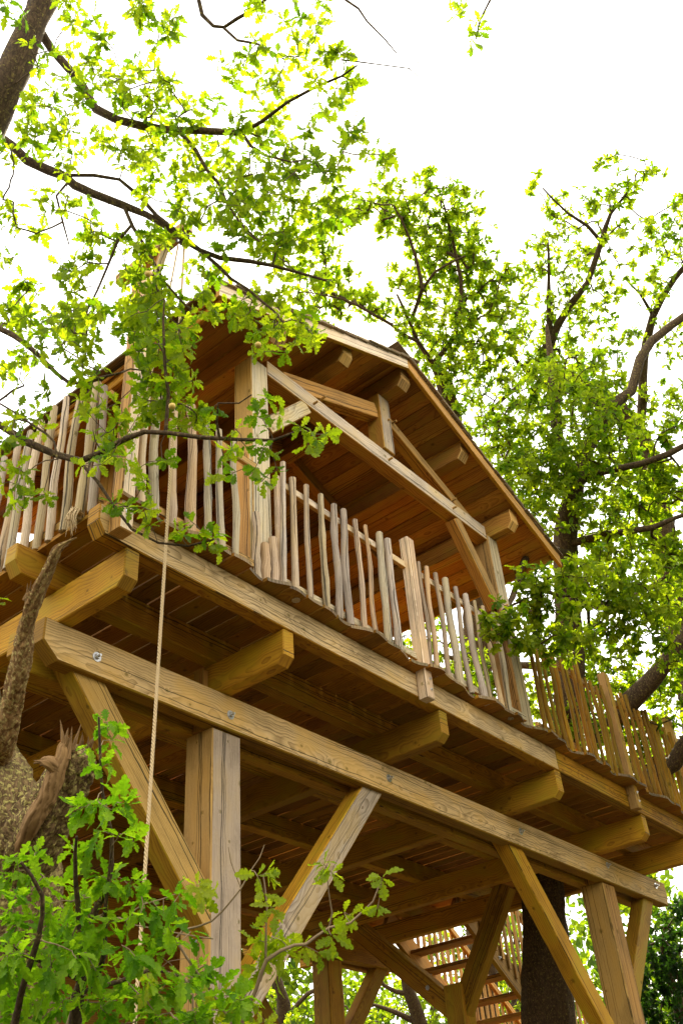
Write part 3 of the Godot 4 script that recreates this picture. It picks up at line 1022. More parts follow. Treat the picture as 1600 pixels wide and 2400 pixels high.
func leaf_out(root: Node3D, sprays: Array, o: Dictionary):
	var eye := Vector3(0, EYE, 0)
	var all := []
	var lmin: float = o.leaf[0]
	var lmax: float = o.leaf[1]
	for sp in sprays:
		var p: Vector3 = sp[0]
		var d: Vector3 = (sp[1] + Vector3(0, 0.15, 0)).normalized()
		var b := frame_at(d)
		var n := rng.randi_range(o.count[0], o.count[1])
		var a0 := rng.randf() * TAU
		var tone := rng.randf()
		for k in n:
			var a := a0 + TAU * k / n + rng.randf_range(-0.4, 0.4)
			var out := b.x * cos(a) + b.z * sin(a)
			var ax := (d * rng.randf_range(0.1, 0.9) + out + Vector3(0, -0.30, 0)).normalized()
			var fl: float = o.get("flat", 0.0)
			var nrm := (d * (0.8 - fl) + Vector3(0, 0.5 + fl, 0) + Vector3(rng.randfn(), rng.randfn(), rng.randfn()) * 0.35)
			nrm = (nrm - ax * nrm.dot(ax)).normalized()
			var s := rng.randf_range(lmin, lmax)
			var at := p - d * rng.randf_range(0.0, 0.35) * s
			var bas := Basis(ax * s, nrm.cross(ax) * s, nrm * s)
			all.append([at.distance_squared_to(eye), Transform3D(bas, at), clampf(tone + rng.randf_range(-0.25, 0.25), 0, 1)])
	var meshes: Array = o.meshes
	var single: int = o.get("single", 300)
	var forward: Vector3 = Basis(Vector3(0.64099,-0.06692,0.76462), Vector3(-0.42938,0.79447,0.42948), Vector3(-0.63621,-0.60360,0.48052)) * Vector3(0, 0, -1)
	var seen := []
	var rest := []
	for l in all:
		var v: Vector3 = Basis(Vector3(0.64099,-0.06692,0.76462), Vector3(-0.42938,0.79447,0.42948), Vector3(-0.63621,-0.60360,0.48052)).transposed() * (l[1].origin - eye)
		if v.z < -0.3 and absf(v.x / v.z) < 0.35 and absf(v.y / v.z) < 0.525:
			seen.append(l)
		else:
			rest.append(l)
	seen.sort_custom(func(a, b): return a[0] < b[0])
	for i in seen.size():
		if i < single:
			var l = seen[i]
			part("leaf", meshes[i % meshes.size()], root, l[1], M.leaves[mini(3, int(l[2] * 4.0))] if not o.has("mats") else o.mats[mini(3, int(l[2] * 4.0))])
		else:
			rest.append(seen[i])
	if rest.is_empty():
		return
	var low: Color = o.low
	var high: Color = o.high
	for k in meshes.size():
		var mm := MultiMesh.new()
		mm.transform_format = MultiMesh.TRANSFORM_3D
		mm.use_colors = true
		mm.mesh = meshes[k]
		var mine := []
		for i in range(k, rest.size(), meshes.size()):
			mine.append(rest[i])
		mm.instance_count = mine.size()
		for i in mine.size():
			mm.set_instance_transform(i, world_of(root).affine_inverse() * mine[i][1])
			mm.set_instance_color(i, low.lerp(high, mine[i][2]))
		var mi := MultiMeshInstance3D.new()
		mi.name = numbered("foliage", root)
		mi.multimesh = mm
		mi.material_override = M.leaf_mass
		mi.set_meta("kind", "stuff")
		root.add_child(mi, true)

func tube_rows(flat: Array, step: float, sides: int, mat: Material, rough: float, wander := 0.01, fissure := 0.0) -> ArrayMesh:
	var run := smooth_run(flat, step, wander)
	return tube(run[0], run[1], sides, mat, rough, fissure)

func build_trees():
	var spring := {"leaf": [0.042, 0.078], "count": [4, 7], "meshes": leaf_meshes, "bark": M.bark, "twig": M.twig, "tip_r": 0.0016, "seg": 0.05, "low": Color(0.13, 0.26, 0.010), "high": Color(0.45, 0.57, 0.032)}
	# the old oak at the left edge: its limbs reach over the tree house
	var old := thing("old_oak", "old oak at left edge with broken dead stubs and long leafy limbs before the cabin", "tree", Vector3(2.9, 0, -4.5))
	var tr := [2.954,2.156,-4.548,0.3,2.696,2.675,-4.237,0.28,2.522,2.992,-3.964,0.25,2.365,3.288,-3.905,0.22,2.265,3.614,-4.045,0.19,1.686,4.607,-3.876,0.17]
	var foot := [tr[0] + 0.05, -0.1, tr[2], 0.36]
	foot.append_array(tr)
	part("trunk", tube_rows(foot, 0.02, 64, M.bark_old, 0.02, 0.004, 0.14), old)
	part("broken_stub", tube_rows([2.489,3.005,-3.888,0.162,2.417,3.112,-3.641,0.128,2.39,3.203,-3.459,0.102,2.367,3.273,-3.339,0.085,2.349,3.326,-3.253,0.064,2.349,3.347,-3.228,0.043], 0.008, 56, M.bark_old, 0.0, 0.002, 0.24), old)
	part("bare_heartwood", tube_rows([2.369,3.016,-3.659,0.028,2.296,3.093,-3.471,0.036,2.287,3.156,-3.384,0.036,2.27,3.237,-3.305,0.034,2.262,3.302,-3.255,0.026,2.25,3.341,-3.241,0.02,2.256,3.372,-3.216,0.01], 0.008, 40, M.deadwood, 0.0, 0.002, 0.20), old)
	part("burl", tube_rows([2.277,3.243,-3.288,0.022,2.224,3.272,-3.279,0.025,2.202,3.281,-3.298,0.018,2.196,3.275,-3.313,0.007], 0.006, 36, M.deadwood, 0.0, 0.003, 0.25), old)
	part("dead_branch", tube_rows([2.328,3.484,-3.916,0.066,2.215,3.486,-3.646,0.05,2.144,3.595,-3.5,0.041,2.066,3.715,-3.349,0.037,2.004,3.82,-3.256,0.033,1.962,3.903,-3.146,0.028,1.932,3.983,-3.023,0.022,1.911,4.026,-2.954,0.018,1.917,4.046,-2.922,0.008,1.94,4.064,-2.869,0.002], 0.008, 40, M.dead, 0.0, 0.003, 0.26), old)
	part("dead_branch", tube_rows([1.991,3.857,-3.207,0.023,1.955,3.89,-3.172,0.022,1.936,3.906,-3.155,0.016,1.933,3.919,-3.144,0.007], 0.006, 28, M.dead, 0.0, 0.003, 0.30), old)
	# splinters at the breaks
	for row in [[2.349,3.331,-3.248,-0.229,0.742,0.63,0.05,0.1],[2.256,3.347,-3.226,-0.248,0.846,0.471,0.03,0.08],[1.942,3.899,-3.156,-0.397,0.79,0.467,0.025,0.05],[1.921,4.039,-2.926,0.241,0.436,0.867,0.012,0.05],[2.197,3.278,-3.306,-0.562,-0.065,-0.825,0.02,0.03]]:
		var st := new_st()
		for k in 9:
			var a: Vector3 = Vector3(row[0], row[1], row[2]) + Vector3(rng.randfn(), rng.randfn(), rng.randfn()) * row[6] * 0.45
			var d: Vector3 = Vector3(row[3], row[4], row[5]) + Vector3(rng.randfn(), rng.randfn(), rng.randfn()) * 0.16
			var ln: float = row[7] * rng.randf_range(0.4, 1.1)
			tube_into(st, PackedVector3Array([a - d * ln * 0.5, a, a + d * ln * 0.6, a + d * ln]), PackedFloat32Array([row[6] * 0.30, row[6] * 0.28, row[6] * 0.14, 0.0008]), 6, 0.15)
		var sm := st.commit()
		sm.surface_set_material(0, M.deadwood)
		part("splinters", sm, old)
	var fl := [
	[2.265,3.614,-4.045,0.145,1.674,4.584,-3.847,0.131,1.246,5.499,-3.501,0.118,1.163,6.091,-3.106,0.104,1.156,6.506,-2.832,0.09,1.142,6.817,-2.697,0.077,1.139,7.109,-2.572,0.063,1.106,7.447,-2.429,0.049],
	[1.214,7.035,-2.7,0.027,1.282,6.91,-2.673,0.026,1.39,6.764,-2.62,0.025,1.463,6.641,-2.584,0.024,1.532,6.511,-2.562,0.022,1.617,6.415,-2.477,0.021,1.705,6.336,-2.365,0.02,1.801,6.266,-2.233,0.019,1.856,6.217,-2.128,0.018,1.913,6.163,-2.026,0.016,1.975,6.109,-1.918,0.015],
	[1.975,6.109,-1.918,0.011,1.998,6.109,-1.804,0.01,2.023,6.14,-1.649,0.008,2.063,6.153,-1.496,0.007,2.104,6.149,-1.365,0.006,2.112,6.147,-1.273,0.004],
	[1.975,6.109,-1.918,0.01,2.011,6.009,-1.893,0.008,2.059,5.92,-1.837,0.006,2.133,5.841,-1.734,0.004],
	[1.796,6.176,-2.175,0.011,1.862,6.047,-2.128,0.01,1.916,5.913,-2.103,0.009,1.966,5.798,-2.061,0.008,1.999,5.677,-2.048,0.007,2.055,5.548,-2.015,0.005,2.128,5.419,-1.959,0.004],
	[1.232,6.365,-3.413,0.03,1.29,6.513,-3.065,0.029,1.347,6.428,-3.01,0.028,1.423,6.32,-2.959,0.026,1.498,6.239,-2.876,0.025,1.559,6.169,-2.798,0.023,1.595,6.093,-2.76,0.022,1.666,6.014,-2.68,0.02,1.769,5.923,-2.571,0.019,1.853,5.84,-2.478,0.017,1.915,5.76,-2.412,0.016,2.013,5.648,-2.338,0.015,2.056,5.575,-2.287,0.013,2.115,5.505,-2.21,0.012,2.199,5.448,-2.085,0.01,2.256,5.391,-1.995,0.009,2.354,5.314,-1.876,0.007,2.412,5.25,-1.794,0.006],
	[1.558,6.132,-2.754,0.01,1.624,6.086,-2.637,0.01,1.705,6.022,-2.523,0.009,1.79,5.913,-2.461,0.009,1.873,5.792,-2.416,0.009,1.941,5.699,-2.357,0.008,2.007,5.607,-2.299,0.008],
	[2.064,5.561,-2.281,0.01,2.118,5.464,-2.227,0.009,2.163,5.369,-2.183,0.008,2.216,5.282,-2.118,0.007,2.265,5.188,-2.067,0.006,2.29,5.113,-2.023,0.005,2.313,5.032,-1.992,0.004],
	[1.771,5.9,-2.555,0.01,1.823,5.764,-2.536,0.009,1.873,5.642,-2.501,0.008,1.926,5.513,-2.471,0.007,1.977,5.387,-2.442,0.006,2.058,5.251,-2.385,0.005,2.06,5.186,-2.34,0.004],
	[1.819,5.772,-2.548,0.009,1.788,5.665,-2.599,0.008,1.784,5.532,-2.646,0.007,1.782,5.386,-2.707,0.006,1.771,5.258,-2.758,0.005,1.797,5.121,-2.771,0.004],
	[1.553,6.061,-2.746,0.007,1.535,5.978,-2.805,0.006,1.602,5.841,-2.818,0.005,1.665,5.714,-2.826,0.003],
	[1.4,4.793,-3.293,0.019,1.624,4.644,-3.096,0.018,1.714,4.548,-3.012,0.017,1.806,4.466,-2.906,0.016,1.871,4.408,-2.805,0.015,1.896,4.404,-2.691,0.013,1.912,4.413,-2.571,0.012,1.937,4.405,-2.463,0.011,1.988,4.365,-2.358,0.01,2.055,4.314,-2.247,0.009,2.138,4.268,-2.107,0.007,2.206,4.229,-1.981,0.006,2.232,4.224,-1.865,0.005],
	[1.79,4.407,-2.845,0.008,1.842,4.35,-2.758,0.007,1.904,4.253,-2.709,0.007,1.976,4.135,-2.673,0.006,2.038,4.033,-2.628,0.006,2.108,3.956,-2.544,0.005,2.169,3.912,-2.43,0.005,2.2,3.9,-2.314,0.004],
	[1.989,4.393,-2.39,0.008,1.939,4.537,-2.327,0.007,1.886,4.657,-2.299,0.006,1.811,4.829,-2.235,0.005,1.787,4.918,-2.206,0.003],
	[2.096,4.285,-2.176,0.006,2.045,4.324,-2.142,0.005,2.003,4.369,-2.09,0.004,2.044,4.346,-2.013,0.003,2.049,4.352,-1.947,0.003],
	[1.301,5.324,-3.38,0.016,1.539,5.22,-3.112,0.015,1.581,5.159,-3.05,0.014,1.628,5.089,-2.994,0.013,1.679,5.008,-2.944,0.012,1.745,4.913,-2.893,0.011,1.777,4.851,-2.845,0.009,1.805,4.81,-2.776,0.008,1.821,4.789,-2.697,0.007,1.828,4.771,-2.628,0.006,1.847,4.75,-2.547,0.005],
	[1.635,4.806,-2.965,0.005,1.612,4.794,-3.011,0.005,1.601,4.772,-3.052,0.005,1.58,4.742,-3.118,0.005],
	[1.599,4.749,-3.084,0.005,1.635,4.681,-3.018,0.005,1.673,4.608,-2.956,0.005,1.73,4.525,-2.881,0.005,1.747,4.46,-2.835,0.005,1.768,4.365,-2.822,0.005],
	[1.193,7.047,-2.816,0.048,1.075,7.285,-2.362,0.039,1.421,7.301,-1.57,0.03,1.899,6.998,-1.006,0.021,2.378,6.573,-0.594,0.012],
	[1.861,6.889,-0.986,0.01,1.924,6.631,-1.173,0.008,1.982,6.504,-1.205,0.007,2.03,6.441,-1.169,0.006,2.073,6.363,-1.158,0.005,2.151,6.266,-1.124,0.004,2.209,6.18,-1.103,0.003],
	[1.548,7.148,-1.386,0.013,1.538,6.798,-1.81,0.012,1.617,6.666,-1.841,0.011,1.672,6.603,-1.817,0.01,1.705,6.581,-1.772,0.009,1.724,6.597,-1.697,0.009,1.759,6.62,-1.593,0.008,1.774,6.665,-1.486,0.007],
	[1.693,6.533,-1.759,0.008,1.749,6.448,-1.723,0.007,1.806,6.395,-1.644,0.006,1.918,6.289,-1.56,0.004],
	[2.378,6.573,-0.594,0.006,2.426,6.431,-0.657,0.005,2.423,6.334,-0.731,0.004,2.427,6.261,-0.765,0.004,2.426,6.209,-0.781,0.003],
	[2.052,6.173,-1.32,0.004,2.079,6.146,-1.277,0.004,2.148,6.107,-1.192,0.003,2.248,6.061,-1.076,0.003,2.275,6.016,-1.056,0.002,2.301,5.962,-1.046,0.002],
	[2.238,6.042,-1.071,0.002,2.243,6.044,-1.042,0.002,2.248,6.044,-1.015,0.002]]
	var cl := []
	cl.append_array([0.946,6.502,-2.458,0.085,1.166,6.728,-2.324,0.122,1.148,6.121,-2.062,0.09,1.305,6.38,-1.969,0.115,1.407,6.193,-1.841,0.102,1.264,6.275,-1.85,0.081,1.637,6.283,-1.483,0.082,1.852,6.331,-1.369,0.126,1.755,6.3,-1.611,0.085,1.79,6.318,-1.749,0.119,1.888,6.294,-1.475,0.096,1.982,6.319,-1.707,0.121,1.952,6.032,-1.407,0.113,2.281,6.363,-1.537,0.125,1.914,5.986,-1.257,0.08,1.163,6.51,-2.53,0.077,1.203,6.181,-2.521,0.117,1.293,6.351,-2.394,0.119,1.259,5.96,-2.322,0.112,1.346,6.075,-2.145,0.113,1.581,6.433,-2.263,0.146,1.598,6.48,-2.426,0.103,1.531,6.137,-1.991,0.084,1.748,6.241,-2.125,0.122,1.888,6.352,-2.068,0.102,1.704,6.384,-2.299,0.125,1.162,5.856,-2.5,0.111,1.25,5.771,-2.424,0.11,1.188,5.811,-2.645,0.072,1.526,6.289,-2.63,0.125,1.348,5.717,-2.447,0.091,1.529,5.975,-2.355,0.117,1.763,6.266,-2.461,0.126,1.767,5.992,-2.181,0.13,1.911,6.025,-2.18,0.11,1.707,5.744,-2.255,0.094,1.698,6.044,-2.431,0.088,1.984,6.178,-2.099,0.113,1.775,5.717,-1.766,0.08,2.07,6.147,-1.902,0.1,2.173,6.365,-1.839,0.104,2.226,6.129,-1.714,0.122,2.204,5.74,-1.551,0.114,2.275,6.025,-1.839,0.123,1.942,5.62,-1.79,0.121,2.002,5.807,-1.977,0.128,2.26,6.045,-2.009,0.102,1.824,5.679,-2.15,0.115,1.891,5.606,-2.144,0.094,1.794,5.516,-2.156,0.081,1.904,5.457,-1.923,0.11,2.21,5.828,-2.013,0.121,2.14,5.555,-1.768,0.113,2.222,5.619,-1.657,0.125,2.392,5.666,-1.702,0.107,1.342,5.537,-2.617,0.08,1.397,5.822,-2.944,0.087,1.442,5.594,-2.549,0.061,1.612,5.842,-2.657,0.054,1.531,5.796,-2.982,0.088,1.365,5.384,-2.849,0.061,1.653,5.631,-2.612,0.085,1.828,5.762,-2.625,0.066,1.649,5.52,-2.757,0.106,1.638,5.233,-2.601,0.1,1.718,5.627,-2.709,0.076,1.602,5.569,-3.122,0.099,1.575,5.411,-3.139,0.086,1.766,5.605,-3.267,0.126,1.801,5.38,-2.983,0.131,1.956,5.596,-2.968,0.102,1.775,5.401,-2.337,0.092,1.81,5.314,-2.401,0.092,1.972,5.816,-2.529,0.079,2.027,5.598,-2.135,0.095,2.049,5.381,-2.039,0.092,2.337,5.861,-2.165,0.126,2.223,5.53,-1.888,0.116,2.452,5.74,-1.908,0.123,2.472,5.623,-1.993,0.122,2.422,5.74,-2.14,0.113,2.553,5.47,-1.927,0.088,2.243,5.603,-2.357,0.089,2.03,5.441,-2.256,0.063,1.9,5.266,-2.532,0.125,1.997,5.69,-2.785,0.091,1.977,5.391,-2.505,0.106,2.207,5.683,-2.615,0.092,2.077,5.379,-2.731,0.132,2.137,5.381,-2.587,0.131,2.062,5.037,-2.38,0.091,2.35,5.607,-2.499,0.114,2.26,5.286,-2.294,0.085,2.363,5.365,-2.245,0.098,2.361,5.323,-2.053,0.095,2.401,5.125,-1.999,0.114,2.544,5.449,-2.373,0.102,2.6,5.248,-2.071,0.087,1.815,5.045,-2.534,0.1,2.353,6.028,-1.482,0.098,2.331,5.773,-1.408,0.084,2.207,6.161,-1.378,0.065])
	cl.append_array([1.447,4.984,-2.82,0.054,1.476,4.757,-2.639,0.063,1.599,5.001,-2.715,0.067,1.619,4.975,-2.602,0.066,1.663,4.978,-2.525,0.048,1.674,4.837,-2.594,0.066,1.59,4.786,-2.637,0.053,1.569,4.922,-2.927,0.056,1.528,4.737,-2.88,0.048,1.587,4.758,-2.742,0.036,1.744,4.881,-2.748,0.062,1.789,4.826,-2.662,0.055,1.708,4.628,-2.607,0.058,1.667,4.787,-2.856,0.043,1.576,4.569,-2.909,0.053,1.766,4.792,-3.001,0.044,1.796,4.758,-3.076,0.032,1.802,4.98,-2.415,0.079,1.955,5.076,-2.459,0.089,1.796,4.724,-2.314,0.081,1.954,4.877,-2.354,0.085,1.87,4.736,-2.185,0.058,1.918,4.783,-2.441,0.078,1.906,4.676,-2.246,0.07,1.927,4.629,-2.309,0.076,1.979,4.787,-2.53,0.068,1.998,4.642,-2.302,0.053,1.925,4.551,-2.388,0.064,1.922,4.559,-2.499,0.047,2.021,4.584,-2.472,0.066,2.088,4.635,-2.443,0.055,1.951,4.492,-2.527,0.047,2.161,4.623,-2.541,0.037,2.151,4.611,-2.405,0.067,2.19,4.597,-2.393,0.055,1.796,4.653,-2.722,0.054,1.956,4.757,-2.803,0.063,1.968,4.63,-2.725,0.049,1.854,4.444,-2.674,0.047,2.031,4.612,-2.79,0.05,1.424,4.931,-2.732,0.048,1.563,4.943,-2.832,0.061,1.72,5.183,-2.862,0.064,1.556,4.912,-2.546,0.058,1.693,4.972,-2.521,0.044,1.654,4.797,-2.598,0.059,1.665,4.939,-2.719,0.05,1.629,5.049,-3.08,0.052,1.603,4.82,-2.959,0.044,1.68,5.015,-2.955,0.034,1.702,4.739,-2.631,0.053,1.928,5.075,-2.907,0.053,1.761,4.726,-2.648,0.054,1.642,4.737,-2.848,0.038,1.717,4.768,-3.108,0.051,1.829,4.974,-3.16,0.042,1.874,4.829,-3.15,0.029,1.975,5.304,-2.685,0.078,2.02,5.195,-2.499,0.082,1.915,4.929,-2.503,0.078,2.022,4.93,-2.391,0.078,2.068,5.133,-2.455,0.058,1.965,4.801,-2.456,0.071,2.158,5.079,-2.579,0.071,2.205,5.072,-2.6,0.078,2.088,4.959,-2.706,0.064,2.165,4.839,-2.451,0.051,1.969,4.675,-2.48,0.06,2.025,4.661,-2.587,0.044,2.059,4.637,-2.553,0.061,2.125,4.695,-2.448,0.05,2.072,4.668,-2.719,0.045,2.239,4.678,-2.589,0.034,2.121,4.623,-2.406,0.06,2.382,4.804,-2.56,0.053,1.932,4.882,-2.967,0.053,2.057,4.924,-2.902,0.059,1.948,4.596,-2.732,0.044,2.053,4.69,-2.909,0.046,2.069,4.728,-2.886,0.046,1.603,4.417,-2.913,0.058,1.647,4.392,-3.018,0.053,1.631,4.25,-2.869,0.056,1.656,4.271,-2.994,0.052,1.784,4.341,-3.054,0.048,1.855,4.299,-3.016,0.048,1.657,4.11,-2.874,0.039,1.75,4.24,-2.656,0.033,1.772,4.193,-2.556,0.038,1.887,4.296,-2.598,0.051,1.854,4.187,-2.437,0.044,1.995,4.246,-2.531,0.063,2.066,4.319,-2.506,0.052,1.976,4.152,-2.526,0.034,2.018,4.222,-2.713,0.029,2.077,4.184,-2.612,0.046,2.183,4.387,-2.023,0.036,1.987,4.345,-2.161,0.044,2.157,4.442,-1.991,0.036,2.151,4.336,-2.024,0.04,2.205,4.342,-1.94,0.04,2.157,4.236,-1.936,0.039,2.15,4.334,-2.137,0.032,2.204,4.193,-1.839,0.039,2.281,4.195,-1.838,0.048,2.319,4.178,-1.884,0.044,2.354,4.284,-1.848,0.027,2.086,4.175,-2.098,0.044,2.139,4.258,-2.201,0.036,2.211,4.275,-2.134,0.041,2.172,4.161,-1.988,0.039,2.258,4.198,-2.008,0.036,2.164,4.085,-2.03,0.039,2.248,4.126,-2.024,0.026,2.124,4.075,-2.11,0.026,2.175,4.197,-2.269,0.027,2.247,4.1,-2.079,0.026,2.251,4.899,-2.124,0.055,2.398,5.087,-1.965,0.051,2.381,4.943,-1.891,0.03,2.444,5.001,-2.031,0.031,2.37,4.922,-2.05,0.02,2.321,5.015,-2.049,0.04,2.226,5.095,-2.138,0.046,2.147,5.078,-2.16,0.045,1.94,4.106,-2.584,0.054,2,4.029,-2.486,0.062,2.128,3.989,-2.47,0.053,2.134,3.93,-2.372,0.052,2.191,3.916,-2.33,0.053,2.252,3.901,-2.368,0.044,2.213,6.147,-0.77,0.056,2.33,6.381,-0.761,0.042,2.358,6.201,-0.737,0.028,2.444,6.22,-0.778,0.046,2.47,6.272,-0.836,0.032,1.908,5.524,-2.246,0.053,1.875,5.499,-2.298,0.049,1.759,5.353,-2.366,0.056,1.797,5.431,-2.341,0.048,2.353,5.732,-1.371,0.051,2.4,5.801,-1.334,0.052,2.355,5.872,-1.383,0.042,2.071,4.172,-3.629,0.024])
	var of := spring.duplicate()
	of.merge({"per": 690.0, "trunk": false}, true)
	grow(old, fl, cl, of)
	for gp in [[2.233,4.882,-2.077],[1.776,5.17,-2.32],[1.936,4.442,-2.295]]:
		var sph := SphereMesh.new()
		sph.radius = 0.015
		sph.height = 0.028
		sph.radial_segments = 16
		sph.rings = 8
		part("oak_apple", sph, old, Transform3D(Basis.IDENTITY, Vector3(gp[0], gp[1], gp[2])), M.gall)
	# saplings below
	var sap := thing("oak_sapling", "bushy young oak with large bright leaves in the lower left corner", "tree", Vector3(2.1, 0, -2.8))
	var os := spring.duplicate()
	os.merge({"per": 1350.0, "leaf": [0.035, 0.078], "twig": M.twig_light, "tip_r": 0.0012, "mats": M.sap_leaves, "low": Color(0.15, 0.36, 0.015), "high": Color(0.36, 0.60, 0.035), "step": 0.06, "flat": 0.75}, true)
	grow(sap, [
	[2.188,1.981,-2.868,0.022,2.071,2.19,-2.76,0.02,2.028,2.283,-2.699,0.018,2.018,2.314,-2.674,0.016],
	[2.018,2.314,-2.674,0.011,2.034,2.323,-2.621,0.01,2.015,2.364,-2.574,0.008,1.954,2.465,-2.507,0.007,1.909,2.547,-2.443,0.005,1.866,2.625,-2.382,0.004],
	[2.018,2.314,-2.674,0.012,1.963,2.421,-2.626,0.011,1.958,2.498,-2.55,0.01,1.96,2.534,-2.514,0.009,1.942,2.594,-2.475,0.007,1.903,2.678,-2.435,0.006,1.829,2.79,-2.405,0.005,1.77,2.901,-2.357,0.004,1.729,2.982,-2.323,0.003],
	[1.959,2.419,-2.621,0.009,1.855,2.545,-2.531,0.007,1.794,2.606,-2.465,0.006,1.755,2.635,-2.412,0.004],
	[2.018,2.314,-2.674,0.008,1.912,2.354,-2.695,0.007,1.83,2.371,-2.713,0.005,1.739,2.408,-2.718,0.004],
	[2.024,2.284,-2.704,0.009,2.115,2.314,-2.615,0.007,2.19,2.347,-2.545,0.006,2.286,2.327,-2.511,0.004],
	[1.996,1.961,-2.939,0.014,1.887,2.149,-2.806,0.012,1.825,2.263,-2.703,0.01,1.775,2.384,-2.576,0.008,1.717,2.475,-2.495,0.006,1.623,2.551,-2.483,0.004]], [1.813,3.032,-2.433,0.043,1.841,3,-2.534,0.032,1.863,2.995,-2.408,0.035,1.78,2.84,-2.361,0.038,1.739,2.698,-2.283,0.047,1.714,2.66,-2.134,0.037,1.777,2.719,-2.413,0.048,1.877,2.644,-2.346,0.048,1.867,2.65,-2.475,0.049,1.817,2.636,-2.513,0.033,2,2.563,-2.443,0.054,1.936,2.568,-2.509,0.072,1.971,2.575,-2.68,0.074,1.81,2.655,-2.744,0.061,1.765,2.61,-2.761,0.048,1.815,2.499,-2.633,0.07,1.741,2.453,-2.647,0.069,2.059,2.521,-2.853,0.089,1.918,2.443,-2.472,0.069,1.942,2.438,-2.326,0.056,1.945,2.41,-2.198,0.055,2.017,2.463,-2.991,0.09,1.838,2.313,-2.528,0.078,1.969,2.34,-2.522,0.08,1.944,2.32,-2.318,0.066,2.038,2.364,-2.299,0.068,1.875,2.293,-2.779,0.081,2.125,2.311,-2.949,0.088,2.024,2.242,-2.597,0.081,2.309,2.337,-2.764,0.077,2.021,2.241,-2.272,0.065,2.232,2.221,-2.354,0.069,2.282,2.239,-2.296,0.058,2.325,2.23,-2.649,0.074,2.411,2.351,-2.565,0.064,1.865,2.36,-2.632,0.057,1.901,2.228,-2.867,0.07,2.066,2.179,-2.542,0.08,2.173,2.23,-2.887,0.087,2.344,2.2,-2.529,0.073,1.711,2.325,-2.617,0.066,1.827,2.591,-2.688,0.048], os)
	var sap2 := thing("oak_sapling", "thin young oak with sparse yellow-green leaves and bare twigs before the front post", "tree", Vector3(2.6, 0, -2.7))
	var ot := spring.duplicate()
	ot.merge({"per": 1100.0, "leaf": [0.04, 0.075], "twig": M.twig_light, "bark": M.twig_light, "tip_r": 0.001, "mats": M.sap_leaves_pale, "low": Color(0.28, 0.40, 0.015), "high": Color(0.46, 0.56, 0.04), "step": 0.04}, true)
	grow(sap2, [
	[2.652,1.952,-2.706,0.007,2.563,2.195,-2.539,0.007,2.547,2.305,-2.443,0.006,2.535,2.384,-2.381,0.006,2.581,2.42,-2.296,0.005,2.612,2.422,-2.273,0.005,2.646,2.464,-2.196,0.004,2.693,2.474,-2.142,0.004,2.713,2.509,-2.092,0.003,2.727,2.532,-2.065,0.003,2.722,2.59,-2.019,0.002],
	[2.662,2.469,-2.21,0.003,2.647,2.507,-2.181,0.003,2.609,2.565,-2.159,0.002,2.567,2.634,-2.128,0.002],
	[2.544,2.327,-2.42,0.004,2.54,2.387,-2.391,0.004,2.508,2.482,-2.355,0.003,2.501,2.533,-2.342,0.003,2.458,2.632,-2.317,0.002],
	[2.555,2.193,-2.531,0.005,2.458,2.302,-2.552,0.004,2.311,2.463,-2.575,0.004,2.372,2.502,-2.475,0.003,2.398,2.587,-2.363,0.003,2.404,2.637,-2.322,0.002,2.415,2.674,-2.291,0.002,2.417,2.713,-2.269,0.001],
	[2.415,2.594,-2.38,0.002,2.362,2.671,-2.375,0.002,2.342,2.715,-2.367,0.001],
	[2.384,2.507,-2.488,0.002,2.345,2.571,-2.502,0.002,2.317,2.636,-2.499,0.001],
	[2.369,2.444,-2.463,0.002,2.264,2.449,-2.492,0.002,2.1,2.474,-2.573,0.002],
	[2.652,1.952,-2.706,0.005,2.554,2.105,-2.608,0.004,2.499,2.211,-2.514,0.003,2.512,2.236,-2.43,0.003]], [2.214,2.586,-2.39,0.036,2.323,2.595,-2.439,0.04,2.332,2.561,-2.467,0.029,2.37,2.583,-2.239,0.033,2.403,2.548,-2.242,0.039,2.367,2.61,-2.244,0.022,2.472,2.53,-2.288,0.028,2.508,2.605,-2.075,0.034,2.504,2.575,-2.05,0.028,2.654,2.569,-1.968,0.014,2.656,2.476,-2.008,0.022,2.701,2.515,-2.196,0.029,2.742,2.508,-2.181,0.021,2.571,2.427,-2.128,0.025,2.663,2.417,-2.293,0.035,2.664,2.403,-2.257,0.026,2.586,2.466,-2.417,0.056,2.517,2.468,-2.41,0.04,2.582,2.416,-2.34,0.043,2.572,2.4,-2.437,0.052,2.574,2.347,-2.37,0.035,2.534,2.317,-2.59,0.052,2.631,2.284,-2.556,0.044,2.516,2.337,-2.492,0.037,2.691,2.238,-2.583,0.044,2.551,2.256,-2.689,0.058,2.635,2.257,-2.65,0.059,2.282,2.343,-2.671,0.042], ot)
	# the oak that stands beside the platform
	var host := thing("host_oak", "tall oak rising beside the right end of the platform with a white band round it", "tree", Vector3(9.6, 0, -5.4))
	var oh := spring.duplicate()
	oh.merge({"per": 430.0, "leaf": [0.05, 0.085], "meshes": leaf_small, "tip_r": 0.003, "seg": 0.14, "step": 0.2, "wander": 0.02, "fissure": 0.12, "count": [8, 11], "bark": M.bark, "twig": M.bark}, true)
	var ac := []
